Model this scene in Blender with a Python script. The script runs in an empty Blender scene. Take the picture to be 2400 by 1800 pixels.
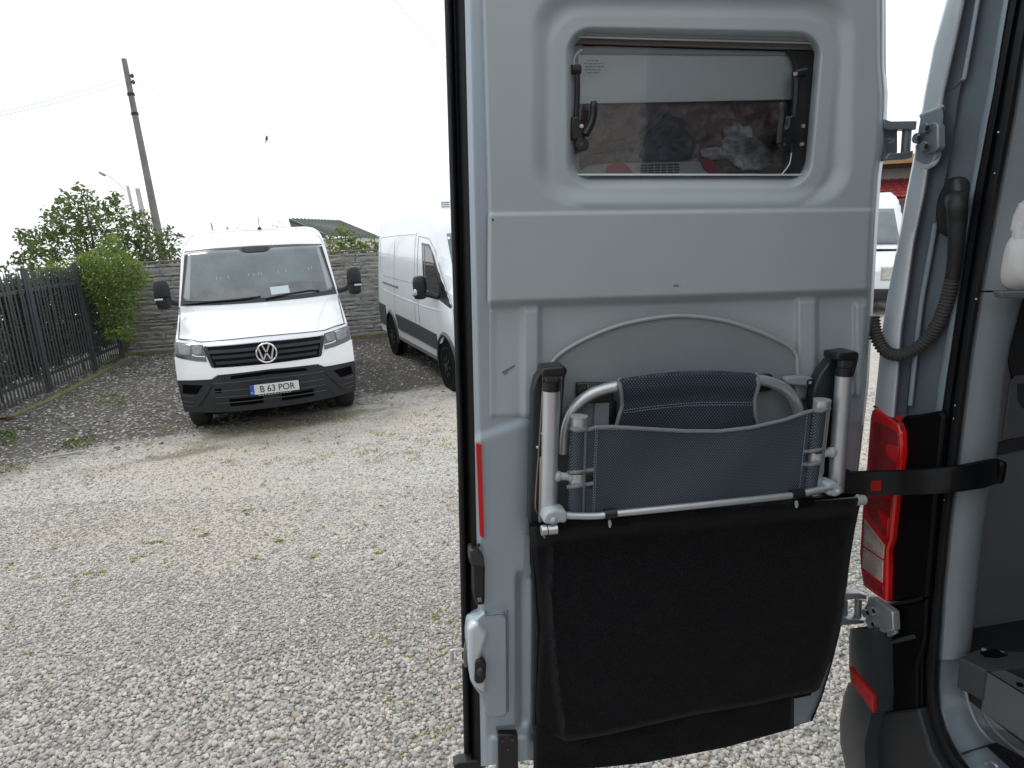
import bpy, bmesh, math, random
import numpy as np
from mathutils import Vector
random.seed(7); rng = np.random.default_rng(7)
scene = bpy.context.scene
COL = scene.collection

# ------------------------------------------------------------------ camera
FPX = 1560.0; CAMH = 2.1
pit = math.radians(13.6); rol = 0.05
f0 = np.array([0, math.cos(pit), -math.sin(pit)]); r0 = np.array([1.0, 0, 0]); u0 = np.cross(r0, f0)
CR = r0*math.cos(rol) - u0*math.sin(rol); CU = u0*math.cos(rol) + r0*math.sin(rol)
CC = np.array([0, 0, CAMH])
cd = bpy.data.cameras.new('camera'); cam = bpy.data.objects.new('camera', cd); COL.objects.link(cam)
cd.sensor_width = 36; cd.lens = 36*FPX/2400; cd.clip_start = 0.02; cd.clip_end = 2000
from mathutils import Matrix
mw = Matrix.Identity(4)
for i in range(3):
    mw[i][0] = CR[i]; mw[i][1] = CU[i]; mw[i][2] = -f0[i]; mw[i][3] = CC[i]
cam.matrix_world = mw
scene.camera = cam

# ------------------------------------------------------------------ sky, sun, exposure
SUN_EL = 52; SUN_AZ = -55      # degrees; azimuth from +Y towards +X
w = bpy.data.worlds.new('World'); scene.world = w; w.use_nodes = True
nt = w.node_tree; nt.nodes.clear()
out = nt.nodes.new('ShaderNodeOutputWorld'); bg = nt.nodes.new('ShaderNodeBackground')
sky = nt.nodes.new('ShaderNodeTexSky'); sky.sky_type = 'NISHITA'; sky.sun_disc = False
sky.sun_elevation = math.radians(SUN_EL); sky.sun_rotation = math.radians(SUN_AZ)
sky.air_density = 1.0; sky.dust_density = 2.0
tc = nt.nodes.new('ShaderNodeTexCoord'); no = nt.nodes.new('ShaderNodeTexNoise')
no.inputs['Scale'].default_value = 2.2; no.inputs['Detail'].default_value = 5
mp = nt.nodes.new('ShaderNodeMapping'); mp.inputs['Scale'].default_value = (1, 1, 2.5)
ra = nt.nodes.new('ShaderNodeValToRGB')
ra.color_ramp.elements[0].position = .3; ra.color_ramp.elements[0].color = (11.8, 12.5, 13.3, 1)
ra.color_ramp.elements[1].position = .7; ra.color_ramp.elements[1].color = (14.2, 14.6, 14.9, 1)
mx = nt.nodes.new('ShaderNodeMix'); mx.data_type = 'RGBA'; mx.inputs['Factor'].default_value = .92
nt.links.new(tc.outputs['Generated'], mp.inputs[0]); nt.links.new(mp.outputs[0], no.inputs['Vector'])
nt.links.new(no.outputs['Fac'], ra.inputs[0]); nt.links.new(sky.outputs[0], mx.inputs['A']); nt.links.new(ra.outputs[0], mx.inputs['B'])
nt.links.new(mx.outputs['Result'], bg.inputs[0]); bg.inputs[1].default_value = 0.10
nt.links.new(bg.outputs[0], out.inputs[0])
sl = bpy.data.lights.new('sun', 'SUN'); sl.energy = 0.9; sl.angle = math.radians(14); sl.color = (1, .97, .92)
so = bpy.data.objects.new('sun', sl); COL.objects.link(so)
sd_ = Vector((math.sin(math.radians(SUN_AZ))*math.cos(math.radians(SUN_EL)), math.cos(math.radians(SUN_AZ))*math.cos(math.radians(SUN_EL)), math.sin(math.radians(SUN_EL))))
so.rotation_euler = sd_.to_track_quat('Z', 'Y').to_euler()
vs = scene.view_settings; vs.view_transform = 'Standard'; vs.look = 'None'; vs.gamma = 1; vs.exposure = 0.0
vs.use_curve_mapping = False
scene.cycles.max_bounces = 8; scene.cycles.transparent_max_bounces = 16

# ------------------------------------------------------------------ survey: measured points to world points
def ray(x, y):
    x = np.asarray(x, float); y = np.asarray(y, float)
    return f0 + CR*((x-1200)/FPX)[..., None] + CU*((900-y)/FPX)[..., None]
def G(x, y, z=0.0):
    d = ray(x, y); return CC + d*((z-CAMH)/d[..., 2])[..., None]
def AY(x, y, Y):
    d = ray(x, y); return CC + d*(Y/d[..., 1])[..., None]
def AD(x, y, D):
    d = ray(x, y); return CC + d*(D/np.hypot(d[..., 0], d[..., 1]))[..., None]
def RD(x, y, t): return CC + ray(x, y)*np.asarray(t, float)[..., None]
def depth(P): return (np.asarray(P)-CC) @ f0
# door frame: u along the door towards the hinges, w up, n towards the inside of the door (viewer)
du = CR*8870 + CU*463 + f0*1560; du /= np.linalg.norm(du)
dw = -CR*39 + CU*6940 - f0*1560; dw -= du*(du@dw); dw /= np.linalg.norm(dw)
dn = np.cross(du, dw)
if dn@f0 > 0: dn = -dn
DO = CC + ray(1550, 900)*1.45
def D(x, y, off=0.0):
    d = ray(x, y); t = ((DO-CC)@dn + np.asarray(off, float))/(d@dn); return CC + d*t[..., None]
HN = D(2070, 900)
def B(x, y, off=0.0):
    d = ray(x, y); t = ((HN-CC)@du + np.asarray(off, float))/(d@du); return CC + d*t[..., None]
def L(u_, n_, w_): return HN + du*u_ + dn*n_ + dw*w_

# ------------------------------------------------------------------ materials
def node(nt, t, **kw):
    n = nt.nodes.new(t)
    for k, v in kw.items():
        if k in n.inputs: n.inputs[k].default_value = v
        else: setattr(n, k, v)
    return n
def ramp(nt, stops):
    r = nt.nodes.new('ShaderNodeValToRGB'); e = r.color_ramp.elements
    while len(e) < len(stops): e.new(.5)
    for i, (p, c) in enumerate(stops):
        e[i].position = p; e[i].color = (*c, 1) if len(c) == 3 else c
    return r
MATS = {}
def mat(name, col, rough=.5, metal=0.0, var=0.0, vs=6.0, bump=0.0, bs=300.0, coat=0.0, col2=None, ior=1.5, det=4.0, trans=0.0, sheen=0.0, rvar=0.0, bdist=.002, spec=.5):
    if name in MATS: return MATS[name]
    m = bpy.data.materials.new(name); m.use_nodes = True; nt = m.node_tree
    b = nt.nodes['Principled BSDF']; MATS[name] = m
    b.inputs['Base Color'].default_value = (*col, 1); b.inputs['Roughness'].default_value = rough; b.inputs['Metallic'].default_value = metal
    b.inputs['IOR'].default_value = ior; b.inputs['Coat Weight'].default_value = coat; b.inputs['Transmission Weight'].default_value = trans
    b.inputs['Specular IOR Level'].default_value = spec
    if sheen: b.inputs['Sheen Weight'].default_value = sheen
    tc = node(nt, 'ShaderNodeTexCoord')
    if var or col2:
        n = node(nt, 'ShaderNodeTexNoise', Scale=vs, Detail=det, Roughness=.6)
        nt.links.new(tc.outputs['Object'], n.inputs['Vector'])
        c1 = tuple(max(0, c*(1-var)) for c in col); c2 = col2 or tuple(c*(1+var) for c in col)
        r = ramp(nt, [(.3, c1), (.7, c2)])
        nt.links.new(n.outputs['Fac'], r.inputs[0]); nt.links.new(r.outputs[0], b.inputs['Base Color'])
        if rvar:
            mr = node(nt, 'ShaderNodeMapRange'); mr.inputs[3].default_value = rough-rvar; mr.inputs[4].default_value = rough+rvar
            nt.links.new(n.outputs['Fac'], mr.inputs[0]); nt.links.new(mr.outputs[0], b.inputs['Roughness'])
    if bump:
        n2 = node(nt, 'ShaderNodeTexNoise', Scale=bs, Detail=3.0)
        nt.links.new(tc.outputs['Object'], n2.inputs['Vector'])
        bp = node(nt, 'ShaderNodeBump', Strength=bump, Distance=bdist)
        nt.links.new(n2.outputs['Fac'], bp.inputs['Height']); nt.links.new(bp.outputs[0], b.inputs['Normal'])
    return m

# ------------------------------------------------------------------ mesh helpers
class MB:
    def __init__(s): s.v = []; s.f = []; s.n = 0
    def add(s, v, f):
        v = np.asarray(v, float).reshape(-1, 3); o = s.n
        s.v.append(v); s.n += len(v); s.f += [tuple(i+o for i in q) for q in f]; return s
    def prism(s, pts, vec):
        p = np.asarray(pts, float); q = p + np.asarray(vec, float); n = len(p)
        return s.add(np.vstack([p, q]), [tuple(range(n)), tuple(range(2*n-1, n-1, -1))] + [(i, n+i, n+(i+1) % n, (i+1) % n) for i in range(n)])
    def box(s, c, sz, ax=None):
        c = np.asarray(c, float); A = np.eye(3) if ax is None else np.asarray(ax, float)
        h = np.asarray(sz, float)/2
        v = [c + A[0]*h[0]*i + A[1]*h[1]*j + A[2]*h[2]*k for k in (-1, 1) for i, j in ((-1, -1), (1, -1), (1, 1), (-1, 1))]
        return s.add(v, [(0, 3, 2, 1), (4, 5, 6, 7), (0, 1, 5, 4), (1, 2, 6, 5), (2, 3, 7, 6), (3, 0, 4, 7)])
    def grid(s, P, keep=None, close=False):
        P = np.asarray(P, float); a, b = P.shape[:2]; f = []
        for i in range(a-1):
            for j in range(b-1 + (1 if close else 0)):
                if keep is None or keep[i][j]:
                    k = (j+1) % b; f.append((i*b+j, i*b+k, (i+1)*b+k, (i+1)*b+j))
        return s.add(P.reshape(-1, 3), f)
    def tube(s, pts, r, seg=10, caps=True, flat=None):
        p = np.asarray(pts, float); n = len(p); r = np.broadcast_to(np.asarray(r, float), (n,))
        t = np.gradient(p, axis=0) if n > 2 else np.repeat([p[1]-p[0]], 2, 0)
        t /= np.linalg.norm(t, axis=1)[:, None] + 1e-12
        a = np.array([0, 0, 1.0]) if abs(t[0][2]) < .9 else np.array([0, 1.0, 0])
        rows = []
        for i in range(n):
            a = a - t[i]*(a@t[i]); a /= np.linalg.norm(a); b = np.cross(t[i], a)
            th = np.arange(seg)*2*math.pi/seg
            rows.append(p[i] + r[i]*(np.cos(th)[:, None]*a + np.sin(th)[:, None]*b))
        o = s.n; s.grid(np.array(rows), close=True)
        if caps:
            s.f.append(tuple(o+k for k in range(seg-1, -1, -1))); s.f.append(tuple(o+(n-1)*seg+k for k in range(seg)))
        return s
    def ball(s, c, r, seg=10, ax=None):
        c = np.asarray(c, float); A = np.eye(3) if ax is None else np.asarray(ax, float); r = np.broadcast_to(np.asarray(r, float), (3,))
        th = np.linspace(.001, math.pi-.001, seg//2+2); ph = np.arange(seg)*2*math.pi/seg
        P = np.array([[c + A[0]*r[0]*math.sin(a)*math.cos(b) + A[1]*r[1]*math.sin(a)*math.sin(b) + A[2]*r[2]*math.cos(a) for b in ph] for a in th])
        return s.grid(P, close=True)
    def disc(s, c, nrm, r, h, seg=20):
        c = np.asarray(c, float); nrm = np.asarray(nrm, float); nrm = nrm/np.linalg.norm(nrm)
        return s.tube([c, c+nrm*h], r, seg)
    def arr(s): return np.vstack(s.v) if s.v else np.zeros((0, 3))
def smooth_path(pts, k=6):
    p = np.asarray(pts, float); n = len(p); out_ = []
    for i in range(n-1):
        p0 = p[max(i-1, 0)]; p1 = p[i]; p2 = p[i+1]; p3 = p[min(i+2, n-1)]
        for j in range(k):
            t = j/k
            out_.append(.5*((2*p1) + (-p0+p2)*t + (2*p0-5*p1+4*p2-p3)*t*t + (-p0+3*p1-3*p2+p3)*t**3))
    out_.append(p[-1]); return np.array(out_)
ORG = {}
def obj(name, mb, m, parent=None, smooth=True, bevel=0.0, angle=35, loc=None, solid=0.0, segs=2):
    org = np.zeros(3) if parent is None else ORG[parent.name]
    if parent is None and loc is not None: org = np.asarray(loc, float)
    v = mb.arr() - org
    me = bpy.data.meshes.new(name); me.from_pydata(v.tolist(), [], mb.f); me.update()
    if m is not None: me.materials.append(m)
    if smooth and len(me.polygons):
        me.polygons.foreach_set('use_smooth', [True]*len(me.polygons))
        me.set_sharp_from_angle(angle=math.radians(angle))
    o = bpy.data.objects.new(name, me); COL.objects.link(o)
    if parent is not None: o.parent = parent
    elif loc is not None: o.location = Vector(org)
    ORG[o.name] = org
    if solid:
        md = o.modifiers.new('solid', 'SOLIDIFY'); md.thickness = solid
    if bevel:
        md = o.modifiers.new('bevel', 'BEVEL'); md.width = bevel; md.segments = segs; md.limit_method = 'ANGLE'; md.angle_limit = math.radians(30)
    return o
def tag(o, label=None, cat=None, group=None, kind=None):
    if label: o['label'] = label
    if cat: o['category'] = cat
    if group: o['group'] = group
    if kind: o['kind'] = kind
    return o
def thing(name, label, cat, loc=(0, 0, 0), rz=0.0, sc=1.0, group=None, local=False):
    o = bpy.data.objects.new(name, None); COL.objects.link(o); o.empty_display_size = .1
    o.location = Vector(np.asarray(loc, float)); o.rotation_euler = (0, 0, rz); o.scale = (sc, sc, sc)
    ORG[o.name] = np.zeros(3) if local else np.asarray(loc, float)
    return tag(o, label, cat, group)
def shared(name, me, parent, loc=None, rot=None):
    o = bpy.data.objects.new(name, me); COL.objects.link(o); o.parent = parent; ORG[o.name] = ORG[parent.name]
    if loc is not None: o.location = Vector(np.asarray(loc, float))
    if rot is not None: o.rotation_euler = rot
    return o
def mesh_of(name, mb, m, smooth=True, angle=35):
    o = obj(name, mb, m, smooth=smooth, angle=angle); me = o.data; bpy.data.objects.remove(o); return me
def sst(a, b, x): t = np.clip((x-a)/(b-a), 0, 1); return t*t*(3-2*t)
def sdrr(x, y, x0, x1, y0, y1, r):
    cx, cy = (x0+x1)/2, (y0+y1)/2
    qx = np.abs(x-cx)-(x1-x0)/2+r; qy = np.abs(y-cy)-(y1-y0)/2+r
    return np.hypot(np.maximum(qx, 0), np.maximum(qy, 0)) + np.minimum(np.maximum(qx, qy), 0) - r

WHITE = mat('white_van_paint', (.78, .80, .80), .28, coat=.4, var=.03, vs=2)
WHITE2 = mat('white_van_paint_cool', (.76, .80, .815), .25, coat=.5, var=.03, vs=2)
BLACKP = mat('black_bumper_plastic', (.016, .018, .021), .5, spec=.35, var=.25, vs=9, bump=.3, bs=500)
GRILLEM = mat('grille_black', (.003, .0035, .004), .6, spec=.1)
RUBBER = mat('black_rubber', (.007, .007, .008), .6, spec=.35, var=.3, vs=30, bump=.2, bs=200)
CHROME = mat('chrome', (.75, .77, .80), .12, 1.0)
GLASSV = mat('windscreen_glass', (.012, .018, .02), .06, coat=.3, ior=1.5)
TYRE = mat('tyre_rubber', (.017, .017, .018), .8, var=.3, vs=40, bump=.4, bs=150)
# ================================================================== GROUND
def ground_mat():
    m = bpy.data.materials.new('gravel_yard'); m.use_nodes = True; nt = m.node_tree; b = nt.nodes['Principled BSDF']
    lk = nt.links.new
    tc = node(nt, 'ShaderNodeTexCoord'); P = tc.outputs['Object']
    def noise(s, d=4.0, r=.6):
        n = node(nt, 'ShaderNodeTexNoise', Scale=s, Detail=d, Roughness=r); lk(P, n.inputs['Vector']); return n.outputs['Fac']
    def vor(s):
        v = node(nt, 'ShaderNodeTexVoronoi', Scale=s); lk(P, v.inputs['Vector']); return v
    def mix(f, a, c):
        x = node(nt, 'ShaderNodeMix', data_type='RGBA')
        for src, k in ((f, 'Factor'), (a, 'A'), (c, 'B')):
            if hasattr(src, 'links'): lk(src, x.inputs[k])
            else: x.inputs[k].default_value = src if k == 'Factor' else (*src, 1)
        return x.outputs['Result']
    def rmp(src, stops): r = ramp(nt, stops); lk(src, r.inputs[0]); return r.outputs[0]
    def math_(op, a, c=None):
        x = node(nt, 'ShaderNodeMath', operation=op)
        for i, s in enumerate((a, c)):
            if s is None: continue
            if hasattr(s, 'links'): lk(s, x.inputs[i])
            else: x.inputs[i].default_value = s
        return x.outputs[0]
    sep = node(nt, 'ShaderNodeSeparateXYZ'); lk(P, sep.inputs[0])
    X, Y = sep.outputs[0], sep.outputs[1]
    v1 = vor(75.0); sc = node(nt, 'ShaderNodeSeparateColor'); lk(v1.outputs['Color'], sc.inputs[0])
    stone = rmp(sc.outputs[0], [(0, (.31, .295, .27)), (.25, (.43, .41, .38)), (.5, (.53, .51, .475)), (.75, (.60, .58, .54)), (1, (.70, .68, .64))])
    gap = rmp(v1.outputs['Distance'], [(.0, (1, 1, 1)), (.5, (.92, .92, .91)), (.85, (.72, .70, .66))])
    x = node(nt, 'ShaderNodeMix', data_type='RGBA', blend_type='MULTIPLY'); x.inputs['Factor'].default_value = 1
    lk(stone, x.inputs['A']); lk(gap, x.inputs['B']); light = x.outputs['Result']
    # crushed pale grit with sandy areas
    sand = mix(rmp(noise(60.0, 3), [(.35, (0, 0, 0)), (.65, (1, 1, 1))]), (.42, .365, .285), (.66, .59, .48))
    light = mix(math_('MULTIPLY', rmp(noise(.55, 3), [(.46, (0, 0, 0)), (.62, (1, 1, 1))]), .75), light, sand)
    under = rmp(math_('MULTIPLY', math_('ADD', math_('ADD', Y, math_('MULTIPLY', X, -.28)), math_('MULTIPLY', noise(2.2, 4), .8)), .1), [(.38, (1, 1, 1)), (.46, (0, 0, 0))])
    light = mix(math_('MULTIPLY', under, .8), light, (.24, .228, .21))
    # dark dirt zone behind a wandering line
    ln = math_('ADD', math_('MULTIPLY', X, -.60), -0.0)
    e = math_('SUBTRACT', Y, math_('ADD', math_('MULTIPLY', X, .62), 9.02))
    e = math_('ADD', e, math_('MULTIPLY', math_('SUBTRACT', noise(1.1, 5), .5), 2.2))
    e = math_('ADD', e, math_('MULTIPLY', math_('SUBTRACT', noise(14, 5, .75), .5), 1.6))
    mask = rmp(e, [(-.0, (0, 0, 0)), (.6, (1, 1, 1))])
    v2 = vor(20.0); s2 = node(nt, 'ShaderNodeSeparateColor'); lk(v2.outputs['Color'], s2.inputs[0])
    dirt = mix(noise(7, 5), (.038, .034, .030), (.125, .112, .096))
    # right-hand part under the vans is blacker, left part stonier
    lft = rmp(math_('ADD', math_('MULTIPLY', X, -.4), -.6), [(.0, (.80, .80, .80)), (1, (.52, .52, .52))])
    pick = math_('GREATER_THAN', math_('ADD', s2.outputs[1], math_('MULTIPLY', math_('SUBTRACT', noise(2, 3), .5), .6)), lft)
    core = rmp(v2.outputs['Distance'], [(.25, (1, 1, 1)), (.5, (0, 0, 0))])
    pale = mix(s2.outputs[2], (.22, .215, .20), (.46, .44, .41))
    dark = mix(math_('MULTIPLY', pick, core), dirt, pale)
    moss = rmp(noise(1.7, 6, .7), [(.57, (0, 0, 0)), (.66, (1, 1, 1))])
    dark = mix(math_('MULTIPLY', moss, .65), dark, (.10, .115, .035))
    col = mix(mask, light, dark)
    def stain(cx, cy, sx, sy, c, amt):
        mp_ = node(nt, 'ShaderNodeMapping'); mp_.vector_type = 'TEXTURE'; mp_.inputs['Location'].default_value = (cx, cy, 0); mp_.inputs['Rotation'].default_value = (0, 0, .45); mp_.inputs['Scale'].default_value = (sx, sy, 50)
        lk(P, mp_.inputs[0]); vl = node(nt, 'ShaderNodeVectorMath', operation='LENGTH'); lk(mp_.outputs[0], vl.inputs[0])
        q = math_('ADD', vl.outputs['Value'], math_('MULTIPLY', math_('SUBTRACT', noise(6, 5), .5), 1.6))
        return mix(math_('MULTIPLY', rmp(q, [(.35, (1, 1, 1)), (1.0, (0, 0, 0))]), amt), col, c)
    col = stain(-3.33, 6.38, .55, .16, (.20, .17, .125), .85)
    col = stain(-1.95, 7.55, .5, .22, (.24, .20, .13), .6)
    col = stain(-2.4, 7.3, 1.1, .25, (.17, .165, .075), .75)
    col = stain(-3.4, 4.6, .9, .5, (.50, .42, .30), .35)
    # mossy stain along the boundary
    bd = math_('SUBTRACT', 1.0, math_('MULTIPLY', math_('ABSOLUTE', math_('ADD', e, .15)), 1.6))
    bd = math_('MULTIPLY', math_('MAXIMUM', bd, 0.0), rmp(noise(2.6, 5, .7), [(.45, (0, 0, 0)), (.62, (1, 1, 1))]))
    col = mix(math_('MULTIPLY', bd, .6), col, (.16, .14, .075))
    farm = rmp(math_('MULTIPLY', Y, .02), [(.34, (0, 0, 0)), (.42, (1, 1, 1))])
    col = mix(farm, col, (.80, .80, .79))  # glare of the overexposed far ground put into its colour
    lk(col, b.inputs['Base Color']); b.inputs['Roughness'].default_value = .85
    hh = math_('SUBTRACT', 1.0, v1.outputs['Distance'])
    bp = node(nt, 'ShaderNodeBump', Strength=.7, Distance=.012); lk(hh, bp.inputs['Height']); lk(bp.outputs[0], b.inputs['Normal'])
    return m
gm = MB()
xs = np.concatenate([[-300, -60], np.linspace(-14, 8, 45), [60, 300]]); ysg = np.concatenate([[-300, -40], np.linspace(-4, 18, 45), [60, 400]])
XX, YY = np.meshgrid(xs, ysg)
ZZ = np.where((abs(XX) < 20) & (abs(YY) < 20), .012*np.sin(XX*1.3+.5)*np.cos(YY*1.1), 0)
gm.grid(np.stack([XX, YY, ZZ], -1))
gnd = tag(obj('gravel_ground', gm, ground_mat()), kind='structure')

# ---- loose pebbles (geometry-node scatter)
def pebble_mat(name, stops):
    m = bpy.data.materials.new(name); m.use_nodes = True; nt = m.node_tree; b = nt.nodes['Principled BSDF']
    oi = node(nt, 'ShaderNodeObjectInfo'); r = ramp(nt, stops); nt.links.new(oi.outputs['Random'], r.inputs[0])
    tc = node(nt, 'ShaderNodeTexCoord'); n = node(nt, 'ShaderNodeTexNoise', Scale=2.0, Detail=4.0); nt.links.new(tc.outputs['Object'], n.inputs['Vector'])
    hs = node(nt, 'ShaderNodeMix', data_type='RGBA', blend_type='MULTIPLY'); hs.inputs['Factor'].default_value = .5
    nt.links.new(r.outputs[0], hs.inputs['A']); nt.links.new(n.outputs['Fac'], hs.inputs['B'])
    nt.links.new(hs.outputs['Result'], b.inputs['Base Color']); b.inputs['Roughness'].default_value = .7
    return m
def scatter(name, pts, scl, m, label, cat):
    n = len(pts); me = bpy.data.meshes.new(name); me.vertices.add(n); me.vertices.foreach_set('co', np.asarray(pts, np.float32).ravel())
    a = me.attributes.new('scl', 'FLOAT_VECTOR', 'POINT'); a.data.foreach_set('vector', np.asarray(scl, np.float32).ravel())
    rot = rng.uniform(-1, 1, (n, 3))*np.array([.5, .5, 3.14]); a = me.attributes.new('rot', 'FLOAT_VECTOR', 'POINT'); a.data.foreach_set('vector', rot.astype(np.float32).ravel())
    me.update(); o = bpy.data.objects.new(name, me); COL.objects.link(o)
    ng = bpy.data.node_groups.new(name+'_nodes', 'GeometryNodeTree')
    ng.interface.new_socket('Geometry', in_out='INPUT', socket_type='NodeSocketGeometry'); ng.interface.new_socket('Geometry', in_out='OUTPUT', socket_type='NodeSocketGeometry')
    gi = ng.nodes.new('NodeGroupInput'); go = ng.nodes.new('NodeGroupOutput')
    ico = ng.nodes.new('GeometryNodeMeshIcoSphere'); ico.inputs['Radius'].default_value = .5; ico.inputs['Subdivisions'].default_value = 2
    nz = ng.nodes.new('ShaderNodeTexNoise'); nz.inputs['Scale'].default_value = 1.6
    sb = ng.nodes.new('ShaderNodeVectorMath'); sb.operation = 'SUBTRACT'; sb.inputs[1].default_value = (.5, .5, .5)
    ml = ng.nodes.new('ShaderNodeVectorMath'); ml.operation = 'SCALE'; ml.inputs['Scale'].default_value = .7
    sp = ng.nodes.new('GeometryNodeSetPosition')
    ss = ng.nodes.new('GeometryNodeSetShadeSmooth'); sm = ng.nodes.new('GeometryNodeSetMaterial'); sm.inputs['Material'].default_value = m
    iop = ng.nodes.new('GeometryNodeInstanceOnPoints')
    def na(nm):
        q = ng.nodes.new('GeometryNodeInputNamedAttribute'); q.data_type = 'FLOAT_VECTOR'; q.inputs['Name'].default_value = nm; return q
    e2r = ng.nodes.new('FunctionNodeEulerToRotation'); k = ng.links.new
    k(nz.outputs['Color'], sb.inputs[0]); k(sb.outputs[0], ml.inputs[0]); k(ml.outputs[0], sp.inputs['Offset'])
    k(ico.outputs[0], sp.inputs[0]); k(sp.outputs[0], ss.inputs[0]); k(ss.outputs[0], sm.inputs[0]); k(sm.outputs[0], iop.inputs['Instance'])
    mp_ = ng.nodes.new('GeometryNodeMeshToPoints'); k(gi.outputs[0], mp_.inputs[0]); k(mp_.outputs[0], iop.inputs['Points'])
    k(na('rot').outputs[0], e2r.inputs[0]); k(e2r.outputs[0], iop.inputs['Rotation']); k(na('scl').outputs[0], iop.inputs['Scale'])
    k(iop.outputs[0], go.inputs[0])
    md = o.modifiers.new('scatter', 'NODES'); md.node_group = ng
    return tag(o, label, cat, kind='stuff')
pm = pebble_mat('river_pebble', [(0, (.23, .22, .20)), (.10, (.34, .32, .29)), (.25, (.51, .48, .43)), (.40, (.42, .415, .40)), (.55, (.58, .545, .485)), (.70, (.65, .615, .56)), (.84, (.75, .72, .66)), (.91, (.53, .45, .33)), (.95, (.45, .335, .255)), (1, (.78, .755, .71))])
pm2 = pebble_mat('crushed_limestone', [(0, (.30, .28, .25)), (.2, (.42, .395, .355)), (.5, (.545, .51, .46)), (.8, (.64, .605, .55)), (1, (.76, .73, .68))])
def gz(x, y): return np.where((abs(x) < 20) & (abs(y) < 20), .012*np.sin(x*1.3+.5)*np.cos(y*1.1), 0)
def band(y0, y1, dens, s0, s1):
    n = int(dens*(y1-y0)*(1.0*(y0+y1)+2.0))
    y = rng.uniform(y0, y1, n); x = rng.uniform(-1, 1, n)*(y*.95+1.0)
    s = rng.uniform(s0, s1, n)*np.exp(rng.normal(0, .22, n))
    return x, y, s
PX, PY, PS = [], [], []
for a in ((1.2, 3.0, 6300, .014, .022), (3.0, 3.9, 5200, .011, .018), (3.9, 5.2, 3200, .008, .015), (5.2, 7.6, 800, .008, .016)):
    x, y, s = band(*a); PX.append(x); PY.append(y); PS.append(s)
PX = np.concatenate(PX); PY = np.concatenate(PY); PS = np.concatenate(PS)
edge = PY - (PX*.62+9.02) + rng.normal(0, .5, len(PX))
keep = (edge < .1) & (PX < 6)
PX, PY, PS = PX[keep], PY[keep], PS[keep]
scl = np.stack([PS*rng.uniform(.9, 1.25, len(PS)), PS*rng.uniform(.78, 1.0, len(PS)), PS*rng.uniform(.55, .85, len(PS))], -1)
farm_ = (PY + rng.normal(0, .75, len(PY))) > 3.65+.28*PX
pp = np.stack([PX, PY, gz(PX, PY)+PS*.12], -1)
scatter('gravel_stones', pp[~farm_], scl[~farm_], pm, 'pale grey and beige river pebbles strewn over the near part of the yard', 'gravel')
scatter('crushed_limestone', pp[farm_], scl[farm_], pm2, 'fine cream crushed limestone covering the middle of the yard', 'gravel')
n = 16000; x = rng.uniform(-7.2, 1.5, n); y = rng.uniform(5.2, 13, n); e_ = y-(x*.62+9.02)+rng.normal(0, .4, n)
k = (e_ > 0) & (rng.random(n) < np.where(x < -3.3, .9, .3)); x, y = x[k], y[k]; s = rng.uniform(.012, .032, len(x))*np.exp(rng.normal(0, .25, len(x)))
wm = pebble_mat('white_chipping', [(0, (.20, .19, .18)), (.4, (.38, .37, .35)), (.8, (.56, .55, .53)), (1, (.72, .70, .67))])
scatter('white_chippings', np.stack([x, y, gz(x, y)+s*.08], -1), np.stack([s*1.2, s, s*.5], -1), wm, 'scattered white stone chippings on the dark dirt before the concrete wall', 'stones')

# ---- weeds
LEAFY = mat('weed_green', (.27, .30, .055), .7, var=.4, vs=12)
def tuft(mb, c, r, n, h):
    for _ in range(n):
        a = rng.uniform(0, 6.28); q = rng.uniform(0, r); p = np.array([c[0]+q*math.cos(a), c[1]+q*math.sin(a), c[2]])
        a2 = rng.uniform(0, 6.28); d = np.array([math.cos(a2), math.sin(a2), 0]); hh = h*rng.uniform(.4, 1.2); wd = np.array([-d[1], d[0], 0])*.0035*(1+h*12)
        mb.add([p-wd, p+wd, p+d*hh*.5+[0, 0, hh*.8]+wd*.8, p+d*hh*1.1+[0, 0, hh*.9]], [(0, 1, 2), (0, 2, 3)])
wb = MB()
spots = [(200, 1342), (232, 1347), (115, 1572), (182, 1568), (190, 1188), (222, 1110), (140, 1190), (250, 1175), (735, 1305), (700, 1334), (740, 1330), (705, 1385), (530, 1415), (540, 1462), (870, 1305), (935, 1323), (1035, 1430), (1030, 1450), (1070, 1448), (935, 1478), (862, 1488), (825, 1516), (838, 1533), (960, 1546), (930, 1595), (905, 1640), (952, 1652), (910, 1685), (1005, 1718), (840, 1778), (370, 1270), (480, 1255), (600, 1310), (650, 1265), (580, 1200), (330, 1310), (75, 1530), (30, 1620), (440, 1380), (1045, 1615), (760, 1390), (1900, 1480), (20, 1325), (890, 1285), (10, 1235), (900, 1510), (950, 1560), (540, 1700), (300, 1700), (640, 1600)]
for (x, y) in spots:
    c = G(x, y)
    for _ in range(3): tuft(wb, c+np.array([rng.normal(0, .025), rng.normal(0, .03), 0]), .022, 22, .013)
for _ in range(230):
    x = rng.uniform(0, 1060); y = rng.uniform(1120, 1790)
    tuft(wb, G(x, y), .02, 12, .012)
for _ in range(130):
    c = G(rng.uniform(330, 1060), rng.uniform(930, 1090)); tuft(wb, c, .08, 22, .014)
tag(obj('weed_tufts', wb, LEAFY, smooth=False), 'tiny yellow green weed tufts dotted through the pale gravel', 'weeds', kind='stuff')
gb = MB()
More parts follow.
